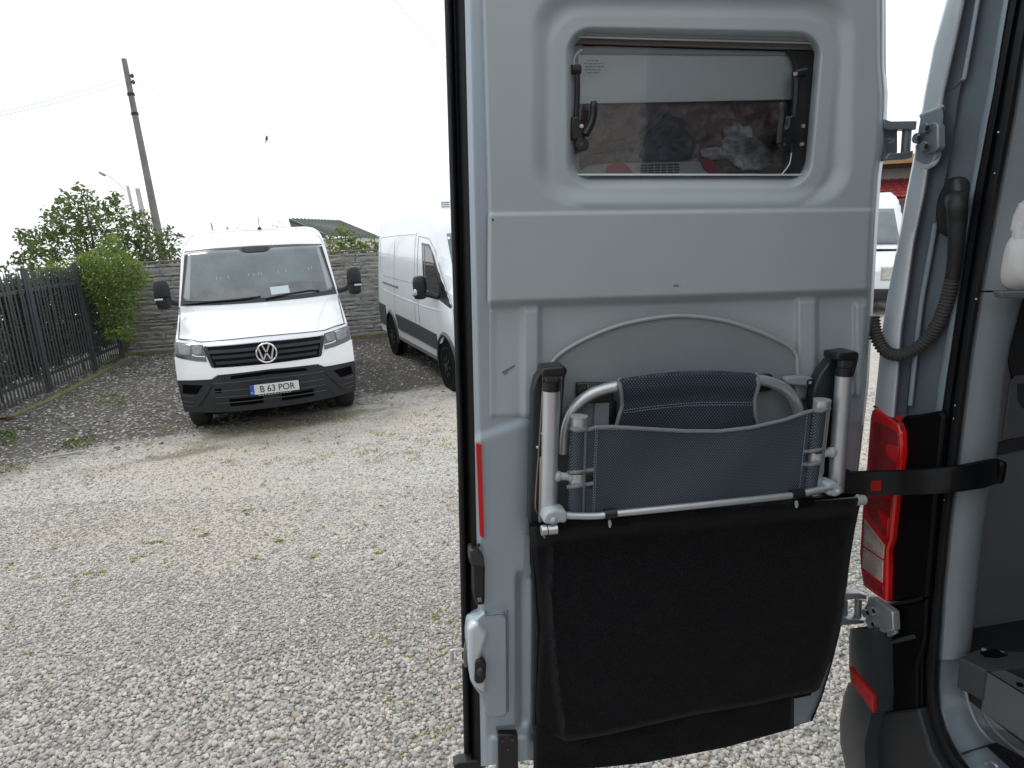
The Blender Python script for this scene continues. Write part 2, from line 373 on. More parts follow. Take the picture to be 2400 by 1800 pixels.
for (x0, x1, y0, y1, n_, h) in ((0, 60, 1085, 1110, 12, .022), (45, 175, 975, 1010, 16, .024), (230, 290, 925, 950, 14, .03), (150, 210, 1030, 1050, 14, .03), (0, 40, 1010, 1040, 10, .04), (120, 290, 865, 985, 0, 0), (170, 215, 1010, 1040, 8, .03), (420, 560, 1002, 1018, 16, .014)):
    for _ in range(n_): tuft(gb, G(rng.uniform(x0, x1), rng.uniform(y0, y1)), .10, 16, h)
for _ in range(90):
    t = rng.uniform(0, 1); tuft(gb, G(20+t*275, 985-t*150+rng.uniform(-4, 6)), .06, 16, .03)
tag(obj('grass_patches', gb, mat('yard_grass', (.15, .19, .05), .7, var=.4, vs=3), smooth=False), 'rough green grass patches on the dark dirt beside the metal fence', 'grass', kind='stuff')
rb = MB()
for _ in range(5): tuft(rb, G(14, 988), .045, 16, .06)
rb.ball(G(14, 988), (.045, .045, .012), 8)
c = G(12, 992)
tag(obj('red_weed', rb, mat('red_weed_leaf', (.14, .05, .05), .6, var=.4, vs=10), smooth=False, loc=c), 'small dark red leaved weed at the foot of the metal fence', 'plant', kind=None)

# ================================================================== FENCE
FA = np.array([-6.56, 7.5, 0]); P1 = np.array([-6.815, 9.595, 0]); P2 = np.array([-6.995, 11.026, 0]); P3 = np.array([-7.18, 12.20, 0])
FM = mat('anthracite_fence_paint', (.062, .068, .074), .42, var=.15, vs=4)
fdir = (P2-P1)/np.linalg.norm(P2-P1); P0 = P1 - fdir*1.44; Pm = P0 - fdir*1.44; Pn = Pm - fdir*1.44
fn = np.array([fdir[1], -fdir[0], 0])
fence = thing('metal_fence', 'anthracite metal picket fence with pointed pickets and square posts', 'fence', P1)
AX = np.array([fdir, fn, [0, 0, 1.0]])
pk = MB(); hw = .021
prof = [(-hw, .05), (hw, .05), (hw, 1.70), (0, 1.78), (-hw, 1.70)]
pk.prism([fdir*a + np.array([0, 0, z]) - fn*.004 for a, z in prof], fn*.004)
pkm = mesh_of('picket', pk, FM, smooth=False)
posts = [Pn, Pm, P0, P1, P2, P3]
for p in posts:
    b = MB(); b.box(p+np.array([0, 0, .90]), (.06, .06, 1.8), AX); b.box(p+np.array([0, 0, 1.805]), (.066, .066, .012), AX); obj('post', b, FM, fence, smooth=False)
for a, c in zip(posts[:-1], posts[1:]):
    ln_ = np.linalg.norm(c-a); m_ = (a+c)/2; dd = (c-a)/ln_; ax = np.array([dd, [dd[1], -dd[0], 0], [0, 0, 1]])
    for z in (.26, 1.50):
        b = MB(); b.box(m_+np.array([0, 0, z]) - ax[1]*.005, (ln_-.064, .03, .045), ax); obj('rail', b, FM, fence, smooth=False)
    n_ = int((ln_-.06)/.084)
    for i in range(n_):
        q = a + dd*(.03+(i+.5)*(ln_-.06)/n_) + ax[1]*.016
        shared('picket', pkm, fence, q-P1, (rng.normal(0, .004), rng.normal(0, .004), 0))
kb = MB()
k0 = G(-40, 1008); k1 = G(120, 940); k2 = G(300, 843)
for a, c in ((k0, k1), (k1, k2)):
    dd = (c-a); l_ = np.linalg.norm(dd); dd = dd/l_; nn = np.array([dd[1], -dd[0], 0]); N_ = int(l_/.05)
    rows = []
    for i in range(N_+1):
        p = a+dd*l_*i/N_; z = .035+.006*math.sin(i*1.7); rows.append([p-nn*.05+[0, 0, -.02], p-nn*.045+[0, 0, z], p+nn*.045+[0, 0, z-.004], p+nn*.05+[0, 0, -.02]])
    kb.grid(np.array(rows))
tag(obj('concrete_kerb', kb, mat('mossy_kerb', (.22, .20, .15), .9, vs=5, col2=(.12, .125, .04), bump=.5, bs=60)), kind='structure')
kb = MB(); c = G(145, 1068); kb.box(c+np.array([0, 0, -.006]), (.42, .06, .05), np.array([[.93, .36, 0], [-.36, .93, 0], [0, 0, 1]]))
tag(obj('buried_kerb', kb, mat('pale_concrete', (.30, .29, .26), .9, var=.2, vs=12, bump=.4, bs=90), bevel=.006), kind='structure')

# ================================================================== CONCRETE WALL
WA = np.array([-7.35, 12.50, 0]); WB = np.array([-2.499, 13.374, 0]); wd = (WB-WA); wd /= np.linalg.norm(wd); wn = np.array([wd[1], -wd[0], 0])
WM = mat('cast_stone_concrete', (.25, .245, .235), .9, vs=3.0, col2=(.37, .365, .35), bump=.8, bs=45, bdist=.01, det=8)
WMs = [WM, mat('cast_stone_darker', (.20, .198, .192), .9, vs=4.0, col2=(.33, .325, .31), bump=.8, bs=40, bdist=.01, det=8), mat('cast_stone_brown', (.27, .25, .22), .9, vs=4.0, col2=(.36, .34, .31), bump=.8, bs=40, bdist=.01, det=8)]
wall = thing('concrete_wall', 'grey precast concrete wall with split stone pattern behind the parked vans', 'wall', WA)
WH = 1.70
b = MB(); b.box(WA+wd*4.6+wn*(-.05)+np.array([0, 0, WH/2-.01]), (9.2, .05, WH-.03), np.array([wd, wn, [0, 0, 1]])); obj('backing_slab', b, mat('wall_joint', (.13, .128, .12), .9), wall, smooth=False)
variants = []
def stone_mesh(wid, hei, seed):
    r = np.random.default_rng(seed); nx, nz = 8, 4
    P = np.zeros((nz+2, nx+2, 3))
    for i in range(nz+2):
        for j in range(nx+2):
            ii = min(max(i-1, 0), nz-1); jj = min(max(j-1, 0), nx-1)
            x = -wid/2 + wid*jj/(nx-1); z = -hei/2 + hei*ii/(nz-1); y = .018 + r.uniform(0, .030)
            if i in (0, nz+1) or j in (0, nx+1): y = -.03
            elif ii in (0, nz-1) or jj in (0, nx-1): y -= .012; z += r.uniform(-.007, .007); x += r.uniform(-.008, .008)
            P[i, j] = wd*x + wn*y + np.array([0, 0, z])
    return MB().grid(P)
rows_h = []; z = 0.02
while z < WH-.05:
    h = rng.choice([.06, .075, .09, .115]); h = min(h, WH-z); rows_h.append((z, h)); z += h
panel_w = 1.94; cnt = 0; extra = MB(); nstones = []
for (z, h) in rows_h:
    x = 0.0
    while x < 9.2:
        w_ = rng.uniform(.22, .62)
        pe = (math.floor(x/panel_w)+1)*panel_w
        if x+w_ > pe-.12: w_ = pe-x
        w_ = min(w_, 9.21-x); nstones.append((x, z, w_, h)); x += w_
nstones_vis = sorted(nstones, key=lambda s: (s[0] > 5.6))
for i, (x, z, w_, h) in enumerate(nstones_vis):
    mb = stone_mesh(w_-.004, h-.003, i); mb.v = [mb.v[0] + WA + wd*(x+w_/2) + np.array([0, 0, z+h/2])]
    if i < 290: obj('stone', mb, WMs[int(rng.choice([0, 0, 0, 1, 2]))], wall, angle=50)
    else: extra.add(mb.v[0], mb.f)
if extra.n: tag(obj('stone_facing', extra, WM, wall), kind='stuff')
for i in range(5):
    b = MB(); b.box(WA+wd*(i*panel_w)+wn*.012+np.array([0, 0, WH/2]), (.10, .10, WH+.02), np.array([wd, wn, [0, 0, 1]])); obj('post', b, WM, wall, smooth=False, bevel=.01)
b = MB(); b.box(WA+wd*4.5+wn*.02+np.array([0, 0, .02]), (9.4, .16, .09), np.array([wd, wn, [0, 0, 1]])); obj('footing', b, mat('mossy_kerb', (0, 0, 0)), wall, smooth=False)
for i in range(5):
    b = MB(); b.box(WA+wd*((i+.5)*panel_w)+wn*(-.02)+np.array([0, 0, WH+.012]), (panel_w-.11, .11, .035), np.array([wd, wn, [0, 0, 1]])); obj('coping', b, mat('wall_coping', (.17, .145, .12), .9, var=.3, vs=6), wall, smooth=False, bevel=.006)

# ================================================================== PLANTS
def leaf_mat(name, c1, c2, sc):
    m = bpy.data.materials.new(name); m.use_nodes = True; nt = m.node_tree; b = nt.nodes['Principled BSDF']
    tc = node(nt, 'ShaderNodeTexCoord'); n = node(nt, 'ShaderNodeTexNoise', Scale=sc, Detail=6.0, Roughness=.75); nt.links.new(tc.outputs['Object'], n.inputs['Vector'])
    r = ramp(nt, [(.32, c1), (.68, c2)]); nt.links.new(n.outputs['Fac'], r.inputs[0]); nt.links.new(r.outputs[0], b.inputs['Base Color'])
    b.inputs['Roughness'].default_value = .5
    tr = node(nt, 'ShaderNodeBsdfTranslucent'); nt.links.new(r.outputs[0], tr.inputs[0]); ms = node(nt, 'ShaderNodeMixShader'); ms.inputs[0].default_value = .35
    nt.links.new(b.outputs[0], ms.inputs[1]); nt.links.new(tr.outputs[0], ms.inputs[2]); nt.links.new(ms.outputs[0], nt.nodes['Material Output'].inputs[0])
    return m
def leaves(mb, blobs, per, size, up=.35):
    """blobs: (centre, radius xyz)"""
    V = []; F = []; o = mb.n; k = 0
    for (c, r) in blobs:
        n_ = max(4, int(per*(r[0]*r[1]*r[2])**(2/3)))
        q = rng.normal(size=(n_, 3)); q /= np.linalg.norm(q, axis=1)[:, None]; q *= rng.uniform(.25, 1.08, (n_, 1))**.6
        p = np.asarray(c)+q*np.asarray(r)
        nn = rng.normal(size=(n_, 3)); nn[:, 2] = abs(nn[:, 2])+up; nn /= np.linalg.norm(nn, axis=1)[:, None]
        a = np.cross(nn, rng.normal(size=(n_, 3))); a /= np.linalg.norm(a, axis=1)[:, None]; b_ = np.cross(nn, a)
        s_ = size*rng.uniform(.55, 1.3, (n_, 1))
        v = np.stack([p-a*s_, p-b_*s_*.45+nn*s_*.12, p+a*s_-nn*s_*.2, p+b_*s_*.45+nn*s_*.12], 1)
        V.append(v.reshape(-1, 3)); F += [(o+k+4*i, o+k+4*i+1, o+k+4*i+2, o+k+4*i+3) for i in range(n_)]; k += 4*n_
    mb.v.append(np.vstack(V)); mb.n += k; mb.f += F
    return mb
BARK = mat('bark', (.10, .085, .07), .9, var=.3, vs=12, bump=.5, bs=40)
def tree(name, label, cat, base, blobs, per, size, m, trunk_r=.09, zfork=1.2, group=None):
    t = thing(name, label, cat, base, group=group); fk = np.array([base[0], base[1], zfork])
    b = MB(); b.tube(smooth_path([base, (np.asarray(base)+fk)/2+[.05, 0, 0], fk], 4), np.linspace(trunk_r*1.3, trunk_r*.8, 9), 8)
    for i, (c, r) in enumerate(blobs):
        if i % 4 == 0 or len(blobs) < 10:
            c = np.asarray(c); mid = fk*.45+c*.55+rng.normal(0, .1, 3)*np.array([1, 1, .3]); pth = smooth_path([fk, mid, c], 4); b.tube(pth, np.linspace(trunk_r*.35, trunk_r*.06, len(pth)), 6)
    obj('trunk', b, BARK, t)
    obj('crown', leaves(MB(), blobs, per, size), m, t, smooth=False); return t
def pxb(lst, dist, sp=.5, zr=1.0):
    o_ = []
    for (x, y, r) in lst:
        c = AD(x, y, dist+rng.uniform(-sp, sp)); k_ = r/FPX*dist*1.06; o_.append((c, (k_, k_*1.1, k_*zr)))
    return o_
walnut = [(190, 448, 12), (212, 462, 13), (150, 462, 12), (146, 480, 13), (178, 486, 20), (275, 468, 13), (262, 486, 16), (235, 500, 20), (120, 503, 15), (205, 515, 22), (165, 520, 22), (300, 505, 17), (335, 515, 17), (128, 530, 20), (95, 545, 12), (60, 556, 14), (48, 546, 8), (80, 575, 18), (48, 600, 12), (110, 580, 22), (160, 560, 27), (210, 560, 27), (262, 535, 24), (262, 575, 27), (312, 545, 24), (350, 550, 20), (395, 545, 12), (420, 560, 9), (385, 570, 18), (408, 600, 16), (310, 585, 26), (355, 595, 24), (60, 620, 16), (100, 620, 24), (160, 615, 28), (220, 615, 28), (280, 620, 28), (340, 625, 26), (395, 625, 20)]
tree('walnut_tree', 'broad loose dark green tree beyond the corner of fence and wall', 'tree', AD(220, 620, 16.5)*[1, 1, 0], pxb([(x, y, r*1.18) for x, y, r in walnut], 16.5, .8), 1700, .062, leaf_mat('walnut_leaf', (.075, .115, .035), (.20, .26, .085), 2.2), .11, 1.0)
vine = [(150, 640, 22), (195, 632, 26), (240, 625, 30), (255, 575, 16), (270, 560, 12), (262, 600, 26), (290, 615, 26), (300, 645, 30), (325, 640, 18), (345, 655, 12), (255, 660, 36), (225, 665, 24), (300, 680, 26), (275, 700, 34), (245, 700, 22), (290, 730, 26), (258, 745, 24), (285, 765, 22), (262, 785, 14), (300, 785, 14), (310, 800, 10), (120, 632, 12), (100, 640, 12), (205, 605, 14)]
tree('climbing_bush', 'bright green leafy bush spilling over the corner of the metal fence', 'bush', G(290, 836)*[1, 1, 0]+[0, .05, 0], pxb([(x, y, r*1.15) for x, y, r in vine], 13.3, .3), 3600, .036, leaf_mat('bush_leaf', (.10, .17, .03), (.29, .40, .09), 4), .04, .8)
# ivy hedge just behind the fence
hb = []
q = Pn.copy(); tt = np.linalg.norm(P3-Pn)
for i in range(60):
    t = (i+.5)/60*tt; p = Pn + fdir*t - fn*(.30+rng.uniform(-.03, .08))
    for z in (.42, .75, 1.05, 1.32, 1.5): hb.append((p+np.array([0, 0, z+rng.uniform(-.08, .08)]), (.13, .16, .19)))
hd = thing('ivy_hedge', 'dense dark green hedge growing close behind the metal picket fence', 'hedge', P1-fn*.3)
obj('foliage', leaves(MB(), hb, 5500, .040), leaf_mat('hedge_leaf', (.045, .075, .04), (.14, .19, .10), 5), hd, smooth=False)
b = MB()
for i in range(12):
    p = Pn + fdir*(i+.5)/12*tt - fn*.33; b.tube(smooth_path([p, p+[rng.normal(0, .04), rng.normal(0, .04), .7], p+[rng.normal(0, .07), rng.normal(0, .07), 1.45]], 4), np.linspace(.018, .006, 9), 6)
obj('stem', b, BARK, hd)
sh = [(780, 560, 16), (800, 540, 13), (815, 555, 18), (812, 572, 20), (785, 580, 18), (838, 572, 16), (850, 580, 15), (870, 575, 14), (872, 560, 9), (888, 575, 12), (770, 590, 14), (805, 592, 20), (845, 592, 20), (885, 592, 14)]
tree('garden_shrub', 'yellow green shrub behind the wall below the green roof', 'shrub', AD(820, 590, 16)*[1, 1, 0], pxb(sh, 16, .4), 1800, .055, leaf_mat('shrub_leaf', (.09, .13, .02), (.22, .28, .06), 3), .05, 1.2)
far = [(540, 542, 10), (555, 534, 8), (565, 545, 12), (520, 545, 8), (640, 535, 11), (660, 532, 12), (650, 545, 14), (675, 540, 10), (620, 545, 8)]
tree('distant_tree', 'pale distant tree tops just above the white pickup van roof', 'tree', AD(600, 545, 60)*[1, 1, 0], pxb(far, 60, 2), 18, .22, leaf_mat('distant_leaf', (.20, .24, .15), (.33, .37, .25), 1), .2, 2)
sc_ = [(15, 628, 12), (40, 632, 10), (70, 630, 10), (5, 636, 12)]
tree('low_bush', 'low green bush top peeping over the left end of the fence', 'bush', AD(30, 640, 13)*[1, 1, 0], pxb(sc_, 13, .3), 700, .05, MATS.get('x') or leaf_mat('lowbush_leaf', (.06, .09, .03), (.14, .18, .06), 3), .04, .8)

# ================================================================== POLES AND WIRES
POLE = mat('concrete_pole', (.17, .155, .145), .85, vs=3, col2=(.26, .24, .225), bump=.3, bs=40)
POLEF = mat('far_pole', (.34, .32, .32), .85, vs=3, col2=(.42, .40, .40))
def pole(label, pxb_, pxt, Y, r0_, r1_, m, clamp=False):
    bt = AY(*pxb_, Y); tp = AY(*pxt, Y+.2); dd = (tp-bt)/(tp[2]-bt[2]); base = bt - dd*bt[2]
    t = thing('utility_pole', label, 'pole', base)
    b = MB(); b.tube([base, base*.5+tp*.5, tp], [r0_*1.1, (r0_+r1_)/2, r1_], 8); obj('shaft', b, m, t, angle=60)
    if clamp:
        for f_ in (.80, .87): 
            c = base+(tp-base)*f_; obj('band', MB().tube([c, c+dd*.06], r1_*1.35, 10), BLACKP, t)
        for dz in (.38, .52):
            c = tp-dd*dz+np.array([r1_+.05, 0, 0]); bb = MB(); bb.ball(c, (.045, .04, .055), 8); obj('insulator', bb, mat('insulator_dark', (.05, .05, .09), .5), t)
    return t, base, tp, dd
_, pb, pt, pdd = pole('tall leaning concrete pole rising behind the corner bush', (386, 620), (290.5, 138), 17, .115, .062, POLE, True)
pole('short far pole, left one of the pair by the big tree', (326, 560), (299, 436), 34, .10, .07, POLEF)
_, _, p3t, _ = pole('far pole standing between the tall pole and its thinner twin', (347, 560), (322, 442), 30, .13, .10, POLEF)
pole('very thin distant pole above the white pickup van roof', (500, 548), (495, 523), 60, .10, .09, POLEF)
b = MB(); lp = smooth_path([AY(295, 448, 34), AY(275, 428, 34), AY(255, 413, 34), AY(240, 408, 34)], 4); b.tube(lp, .02, 6)
la = thing('street_lamp', 'thin curved street lamp arm reaching left from the far pole', 'street lamp', AY(295, 448, 34)); obj('arm', b, POLEF, la)
b = MB(); b.tube([AY(246, 411, 34), AY(232, 404, 34)], [.07, .05], 8); obj('lamp_head', b, POLE, la)
WIRE = mat('wire_grey', (.48, .51, .52), .6)
def wire(label, a, c, sag, r=.006):
    n_ = 24; P = [np.asarray(a)*(1-i/n_)+np.asarray(c)*(i/n_)-np.array([0, 0, sag*4*(i/n_)*(1-i/n_)]) for i in range(n_+1)]
    return tag(obj('overhead_wire', MB().tube(P, r, 5), WIRE, loc=a), label, 'wire', 'overhead wires across the sky')
wire('upper of the two close wires running left from the tall pole top', pt-pdd*.38, AY(-60, 277, 14), .05)
wire('lower of the two close wires running left from the tall pole top', pt-pdd*.50, AY(-60, 284, 14), .05)
wire('single wire running left from the middle band of the pole', pt-pdd*1.2, AY(-60, 284, 16), .12, .0045)
wire('short faint wire leaving the pole lowest towards the left', pt-pdd*3.2, AY(60, 380, 19), .1, .0045)
wire('long wire running right from the pole down behind the door', pt-pdd*.4, AY(1120, 452, 34), 1.1, .006)
wire('thin wire crossing the top of the sky beside the door', AY(900, -30, 12), AY(1120, 210, 20), .05, .005)
bb = MB(); c = AY(625, 325, 24.5); bb.ball(c, (.05, .04, .07), 8); bb.tube([c+[.0, 0, .04], c+[.03, 0, .10]], .028, 6); bb.tube([c-[.0, 0, .03], c-[.06, 0, .12]], .02, 6)
tag(obj('perched_bird', bb, mat('bird_dark', (.07, .06, .06), .8), loc=c), 'small dark bird sitting on the long sagging wire', 'bird')

# ================================================================== GREEN ROOF HOUSE
hs = thing('green_roof_house', 'low house with dark green metal roof behind the wall', 'house', AD(790, 600, 30)*[1, 1, 0])
GR = mat('green_sheet_roof', (.014, .042, .033), .5, var=.12, vs=3)
e0, e1 = AD(676, 512, 26), AD(800, 517, 33); e2, e3 = AD(895, 556, 30), AD(760, 548, 24.5)
r_ = MB(); r_.prism([e0, e1, e2, e3], [0, 0, -.06]); obj('roof', r_, GR, hs, smooth=False)
rl = MB()
for i in range(1, 16):
    t = i/16; a = e0*(1-t)+e1*t+[0, 0, .02]; c = e3*(1-t)+e2*t+[0, 0, .02]; rl.tube([a, c], .022, 4)
tag(obj('roof_rib', rl, GR, hs), kind='stuff')
g_ = MB(); e4 = AD(688, 548, 26.3); e5 = AD(765, 560, 25); g_.prism([e0+[0, 0, -.08], e3+[0, 0, -.08], e5, e4], (e1-e0)*.03); obj('gable', g_, mat('brown_gable', (.09, .085, .08), .9, var=.2, vs=3), hs, smooth=False)
w_ = MB(); q = [e4, e5, e2+[0, 0, -.3], e1+[0, 0, -.8]]; w_.prism([p*[1, 1, 0] for p in q], [0, 0, e5[2]-.05]); obj('wall', w_, mat('house_render', (.45, .43, .40), .9), hs, smooth=False)
# ================================================================== WHITE PICKUP-STYLE PANEL VAN (front view)
VP_z = [.2, .28, .5, .75, 1.0, 1.08, 1.2, 1.33, 1.38, 2.08, 2.2, 2.28, 2.335, 2.36]
VP_y = [-.05, -.02, 0, -.02, -.08, -.14, -.45, -.78, -.90, -1.50, -1.66, -1.86, -2.25, -3.2]
def vW(z): return np.interp(z, [0, .6, 1.1, 1.45, 2.1, 2.25, 2.32, 2.36], [.985, 1.0, .985, .965, .90, .875, .83, .74])
def vy(x, z):
    W = vW(z); c = np.interp(z, [.2, 1.0, 1.12, 1.4, 2.36], [.30, .34, .36, .24, .22])
    return np.interp(z, VP_z, VP_y) - c*np.minimum(abs(x)/W, 1)**2.6
def vpt(x, z, o=0.0):
    x = np.asarray(x, float); z = np.asarray(z, float); return np.stack([x, -(vy(x, z)+o), z], -1)   # local y points away; nose at y=0, forward = -y
def patch(top, bot, nx, nz, off=.006, rim=.03):
    """strip on the van front between two (x,z) polylines"""
    def rs(p):
        p = np.asarray(p, float); d = np.r_[0, np.cumsum(np.hypot(*np.diff(p, axis=0).T))]; t = np.linspace(0, d[-1], nx); return np.stack([np.interp(t, d, p[:, 0]), np.interp(t, d, p[:, 1])], -1)
    a, b = rs(top), rs(bot); s = np.linspace(0, 1, nz)[:, None, None]; q = a[None]*(1-s)+b[None]*s
    P = vpt(q[..., 0], q[..., 1], off)
    back = P.copy(); back[..., 1] += rim
    full = np.concatenate([back[:1], P, back[-1:]], 0)
    l = full[:, :1].copy(); l[..., 1] += rim*(np.arange(full.shape[0]) > 0)[:, None]*(np.arange(full.shape[0]) < full.shape[0]-1)[:, None]
    r = full[:, -1:].copy(); r[..., 1] += rim*(np.arange(full.shape[0]) > 0)[:, None]*(np.arange(full.shape[0]) < full.shape[0]-1)[:, None]
    return MB().grid(np.concatenate([l, full, r], 1)[:, ::-1])
def vline(pts, r, off=.0, k=5):
    q = np.asarray(pts, float); n = len(q); t = np.linspace(0, n-1, (n-1)*k+1); x = np.interp(t, range(n), q[:, 0]); z = np.interp(t, range(n), q[:, 1]); return MB().tube(vpt(x, z, off), r, 6)
S1 = .93; HD1 = 19.0
ax0 = np.array([-2.89, 7.71, 0]); fw1 = np.array([math.sin(math.radians(HD1)), -math.cos(math.radians(HD1)), 0]); lt1 = np.array([math.cos(math.radians(HD1)), math.sin(math.radians(HD1)), 0])
van = thing('white_van', 'white van facing the yard with licence plate and black bumper beside the metal fence', 'van', ax0+fw1*S1*.9+lt1*.052*S1, math.radians(HD1), S1, local=True)
b = MB(); rows = []
zs = [.33, .45, .6, .8, 1.0, 1.08, 1.14, 1.2, 1.27, 1.33, 1.38, 1.5, 1.7, 1.9, 2.08, 2.16, 2.22, 2.27, 2.30, 2.33, 2.345, 2.36]
xsn = np.sin(np.linspace(-1, 1, 33)*math.pi/2)
for z in zs:
    W = float(vW(z)); fr = vpt(xsn*W, np.full(33, z)); yb = 4.6
    if z < .66: W *= .955; fr[:, 0] *= .955; fr[:, 1] += .03
    ys_ = np.linspace(0, 1, 6)[1:]
    right = [[W, fr[-1][1]+(yb-fr[-1][1])*t, z] for t in ys_]; left = [[-W, fr[0][1]+(yb-fr[0][1])*t, z] for t in ys_[::-1]]
    rows.append(np.vstack([fr, right, left]))
b.grid(np.array(rows), close=True); nr = len(rows[0]); o_ = (len(rows)-1)*nr
b.f.append(tuple(range(nr-1, -1, -1))); b.f.append(tuple(o_+k for k in range(nr)))
body1 = obj('body', b, WHITE, van, angle=60)
SEAM = mat('panel_gap', (.03, .032, .035), .7)
def mir(p): return [(-x, z) for x, z in p]
# hood
hoodL = [(-.955, 1.44), (-.5, 1.435), (0, 1.43), (.5, 1.435), (.955, 1.44)]
hoodB = [(-.945, 1.135), (-.80, 1.125), (-.68, 1.108), (-.3, 1.118), (0, 1.122), (.3, 1.118), (.68, 1.108), (.80, 1.125), (.945, 1.135)]
obj('hood', patch(hoodL, hoodB, 41, 14, .007), WHITE, van, angle=50)
for p_ in ([(-.955, 1.44), (-.945, 1.135)], [(.955, 1.44), (.945, 1.135)], [(-.945, 1.133), (-.80, 1.123), (-.68, 1.106), (-.3, 1.116), (0, 1.120), (.3, 1.116), (.68, 1.106), (.80, 1.123), (.945, 1.133)]):
    obj('panel_gap', vline(p_, .007, .005), SEAM, van)
for sx in (-1, 1):
    obj('hood_crease', vline([(sx*.80, 1.42), (sx*.74, 1.34), (sx*.655, 1.24), (sx*.60, 1.13)], .011, .0), WHITE, van)
# windscreen with black border
wt = [(-.855, 2.105), (-.5, 2.125), (0, 2.132), (.5, 2.125), (.855, 2.105)]; wb_ = [(-.945, 1.462), (-.5, 1.452), (0, 1.448), (.5, 1.452), (.945, 1.462)]
obj('windscreen_surround', patch(wt, wb_, 31, 12, .006), mat('black_ceramic_border', (.012, .012, .016), .25), van, angle=50)
gl = mat('windscreen_glass_soft', (.135, .165, .17), .09, var=.22, vs=2.5, coat=.3)
gt = [(-.82, 2.07), (-.79, 2.088), (-.5, 2.092), (-.20, 2.095), (-.14, 2.045), (.14, 2.045), (.20, 2.095), (.5, 2.092), (.79, 2.088), (.82, 2.07)]; gb_ = [(-.905, 1.56), (-.88, 1.515), (-.5, 1.50), (0, 1.495), (.5, 1.50), (.88, 1.515), (.905, 1.56)]
# interior seen through the screen: dashboard, bulkhead, pillar trims
ws = obj('windscreen', patch(gt, gb_, 41, 12, .012), gl, van, angle=50)
PT = mat('pale_pillar_trim', (.30, .34, .345), .6)
for sx in (-1, 1):
    a = [(sx*.815, 2.04), (sx*.775, 2.075)] ; c_ = [(sx*.895, 1.55), (sx*.83, 1.525)]
    if sx > 0: a = a[::-1]; c_ = c_[::-1]
    obj('pillar_trim', patch(a, c_, 4, 12, .0145, .002), PT, ws)
obj('dashboard', patch([(-.83, 1.62), (-.5, 1.66), (0, 1.655), (.5, 1.66), (.83, 1.62)], [(-.86, 1.53), (0, 1.51), (.86, 1.53)], 21, 4, .0135, .002), mat('dashboard_grey', (.14, .155, .155), .5, var=.3, vs=5), ws)
obj('paper_note', patch([(.12, 1.615), (.345, 1.622)], [(.13, 1.525), (.355, 1.532)], 4, 3, .0165, .002), mat('paper', (.50, .58, .60), .8), ws)
for (x, z) in ((-.50, 1.76), (-.45, 1.75), (-.36, 1.77), (-.12, 1.78), (-.06, 1.775), (.0, 1.785), (.03, 1.78), (.24, 1.79), (.34, 1.80), (.62, 1.80), (.66, 1.81)):
    obj('bulkhead_slot', patch([(x, z+.022), (x+.012, z+.02)], [(x+.002, z-.02), (x+.016, z-.018)], 2, 2, .0145, .002), mat('slot_pale', (.27, .28, .28), .6), ws)  # small pale slot marks laid on the screen
obj('rain_sensor', patch([(-.16, 2.12), (.16, 2.12)], [(-.10, 2.055), (.10, 2.055)], 6, 3, .0145, .002), mat('black_ceramic_border', (0, 0, 0)), ws)
for p_ in ([(-.90, 1.475), (-.60, 1.495), (-.25, 1.50), (.0, 1.515)], [(.05, 1.485), (.35, 1.52), (.60, 1.535), (.72, 1.52)]):
    obj('wiper', vline(p_, .011, .022), RUBBER, van)
obj('roof_joint', vline([(-.70, 2.325), (0, 2.335), (.70, 2.325)], .004, .001), mat('light_gap', (.45, .47, .48), .5), van)
for sx in (-1, 1):
    obj('roof_gutter', vline([(sx*.90, 2.06), (sx*.855, 2.19), (sx*.78, 2.285), (sx*.72, 2.325)], .005, .001), mat('light_gap', (0, 0, 0)), van)
# antenna
b = MB(); p0_ = vpt(.08, 2.325); b.tube([p0_+[0, .1, -.02], p0_+[0, .1, .03], p0_+[0, .12, .05]], [.035, .028, .008], 8); b.tube([p0_+[0, .11, .04], p0_+[0, .16, .20]], .005, 6); obj('antenna', b, RUBBER, van)
# chrome strip and grille
obj('chrome_strip', patch([(-.68, 1.106), (-.3, 1.115), (0, 1.118), (.3, 1.115), (.68, 1.106)], [(-.66, 1.062), (-.3, 1.072), (0, 1.076), (.3, 1.072), (.66, 1.062)], 25, 4, .012), mat('satin_silver_strip', (.62, .64, .68), .25, .6), van)
gr = obj('grille', patch([(-.68, 1.058), (0, 1.068), (.68, 1.058)], [(-.575, .832), (0, .828), (.575, .832)], 25, 6, .004), GRILLEM, van)
for z, hw_ in ((1.005, .655), (.945, .625), (.882, .595)):
    obj('grille_bar', patch([(-hw_+.04, z+.016), (0, z+.020), (hw_-.04, z+.016)], [(-hw_+.05, z-.016), (0, z-.012), (hw_-.05, z-.016)], 25, 3, .018, .02), BLACKP, gr)
for sx in (-1, 1):
    a = [(sx*.685, 1.10), (sx*.625, 1.062)]; c_ = [(sx*.60, .84), (sx*.565, .832)]
    if sx > 0: a = a[::-1]; c_ = c_[::-1]
    obj('grille_frame', patch(a, c_, 4, 8, .014), BLACKP, gr)
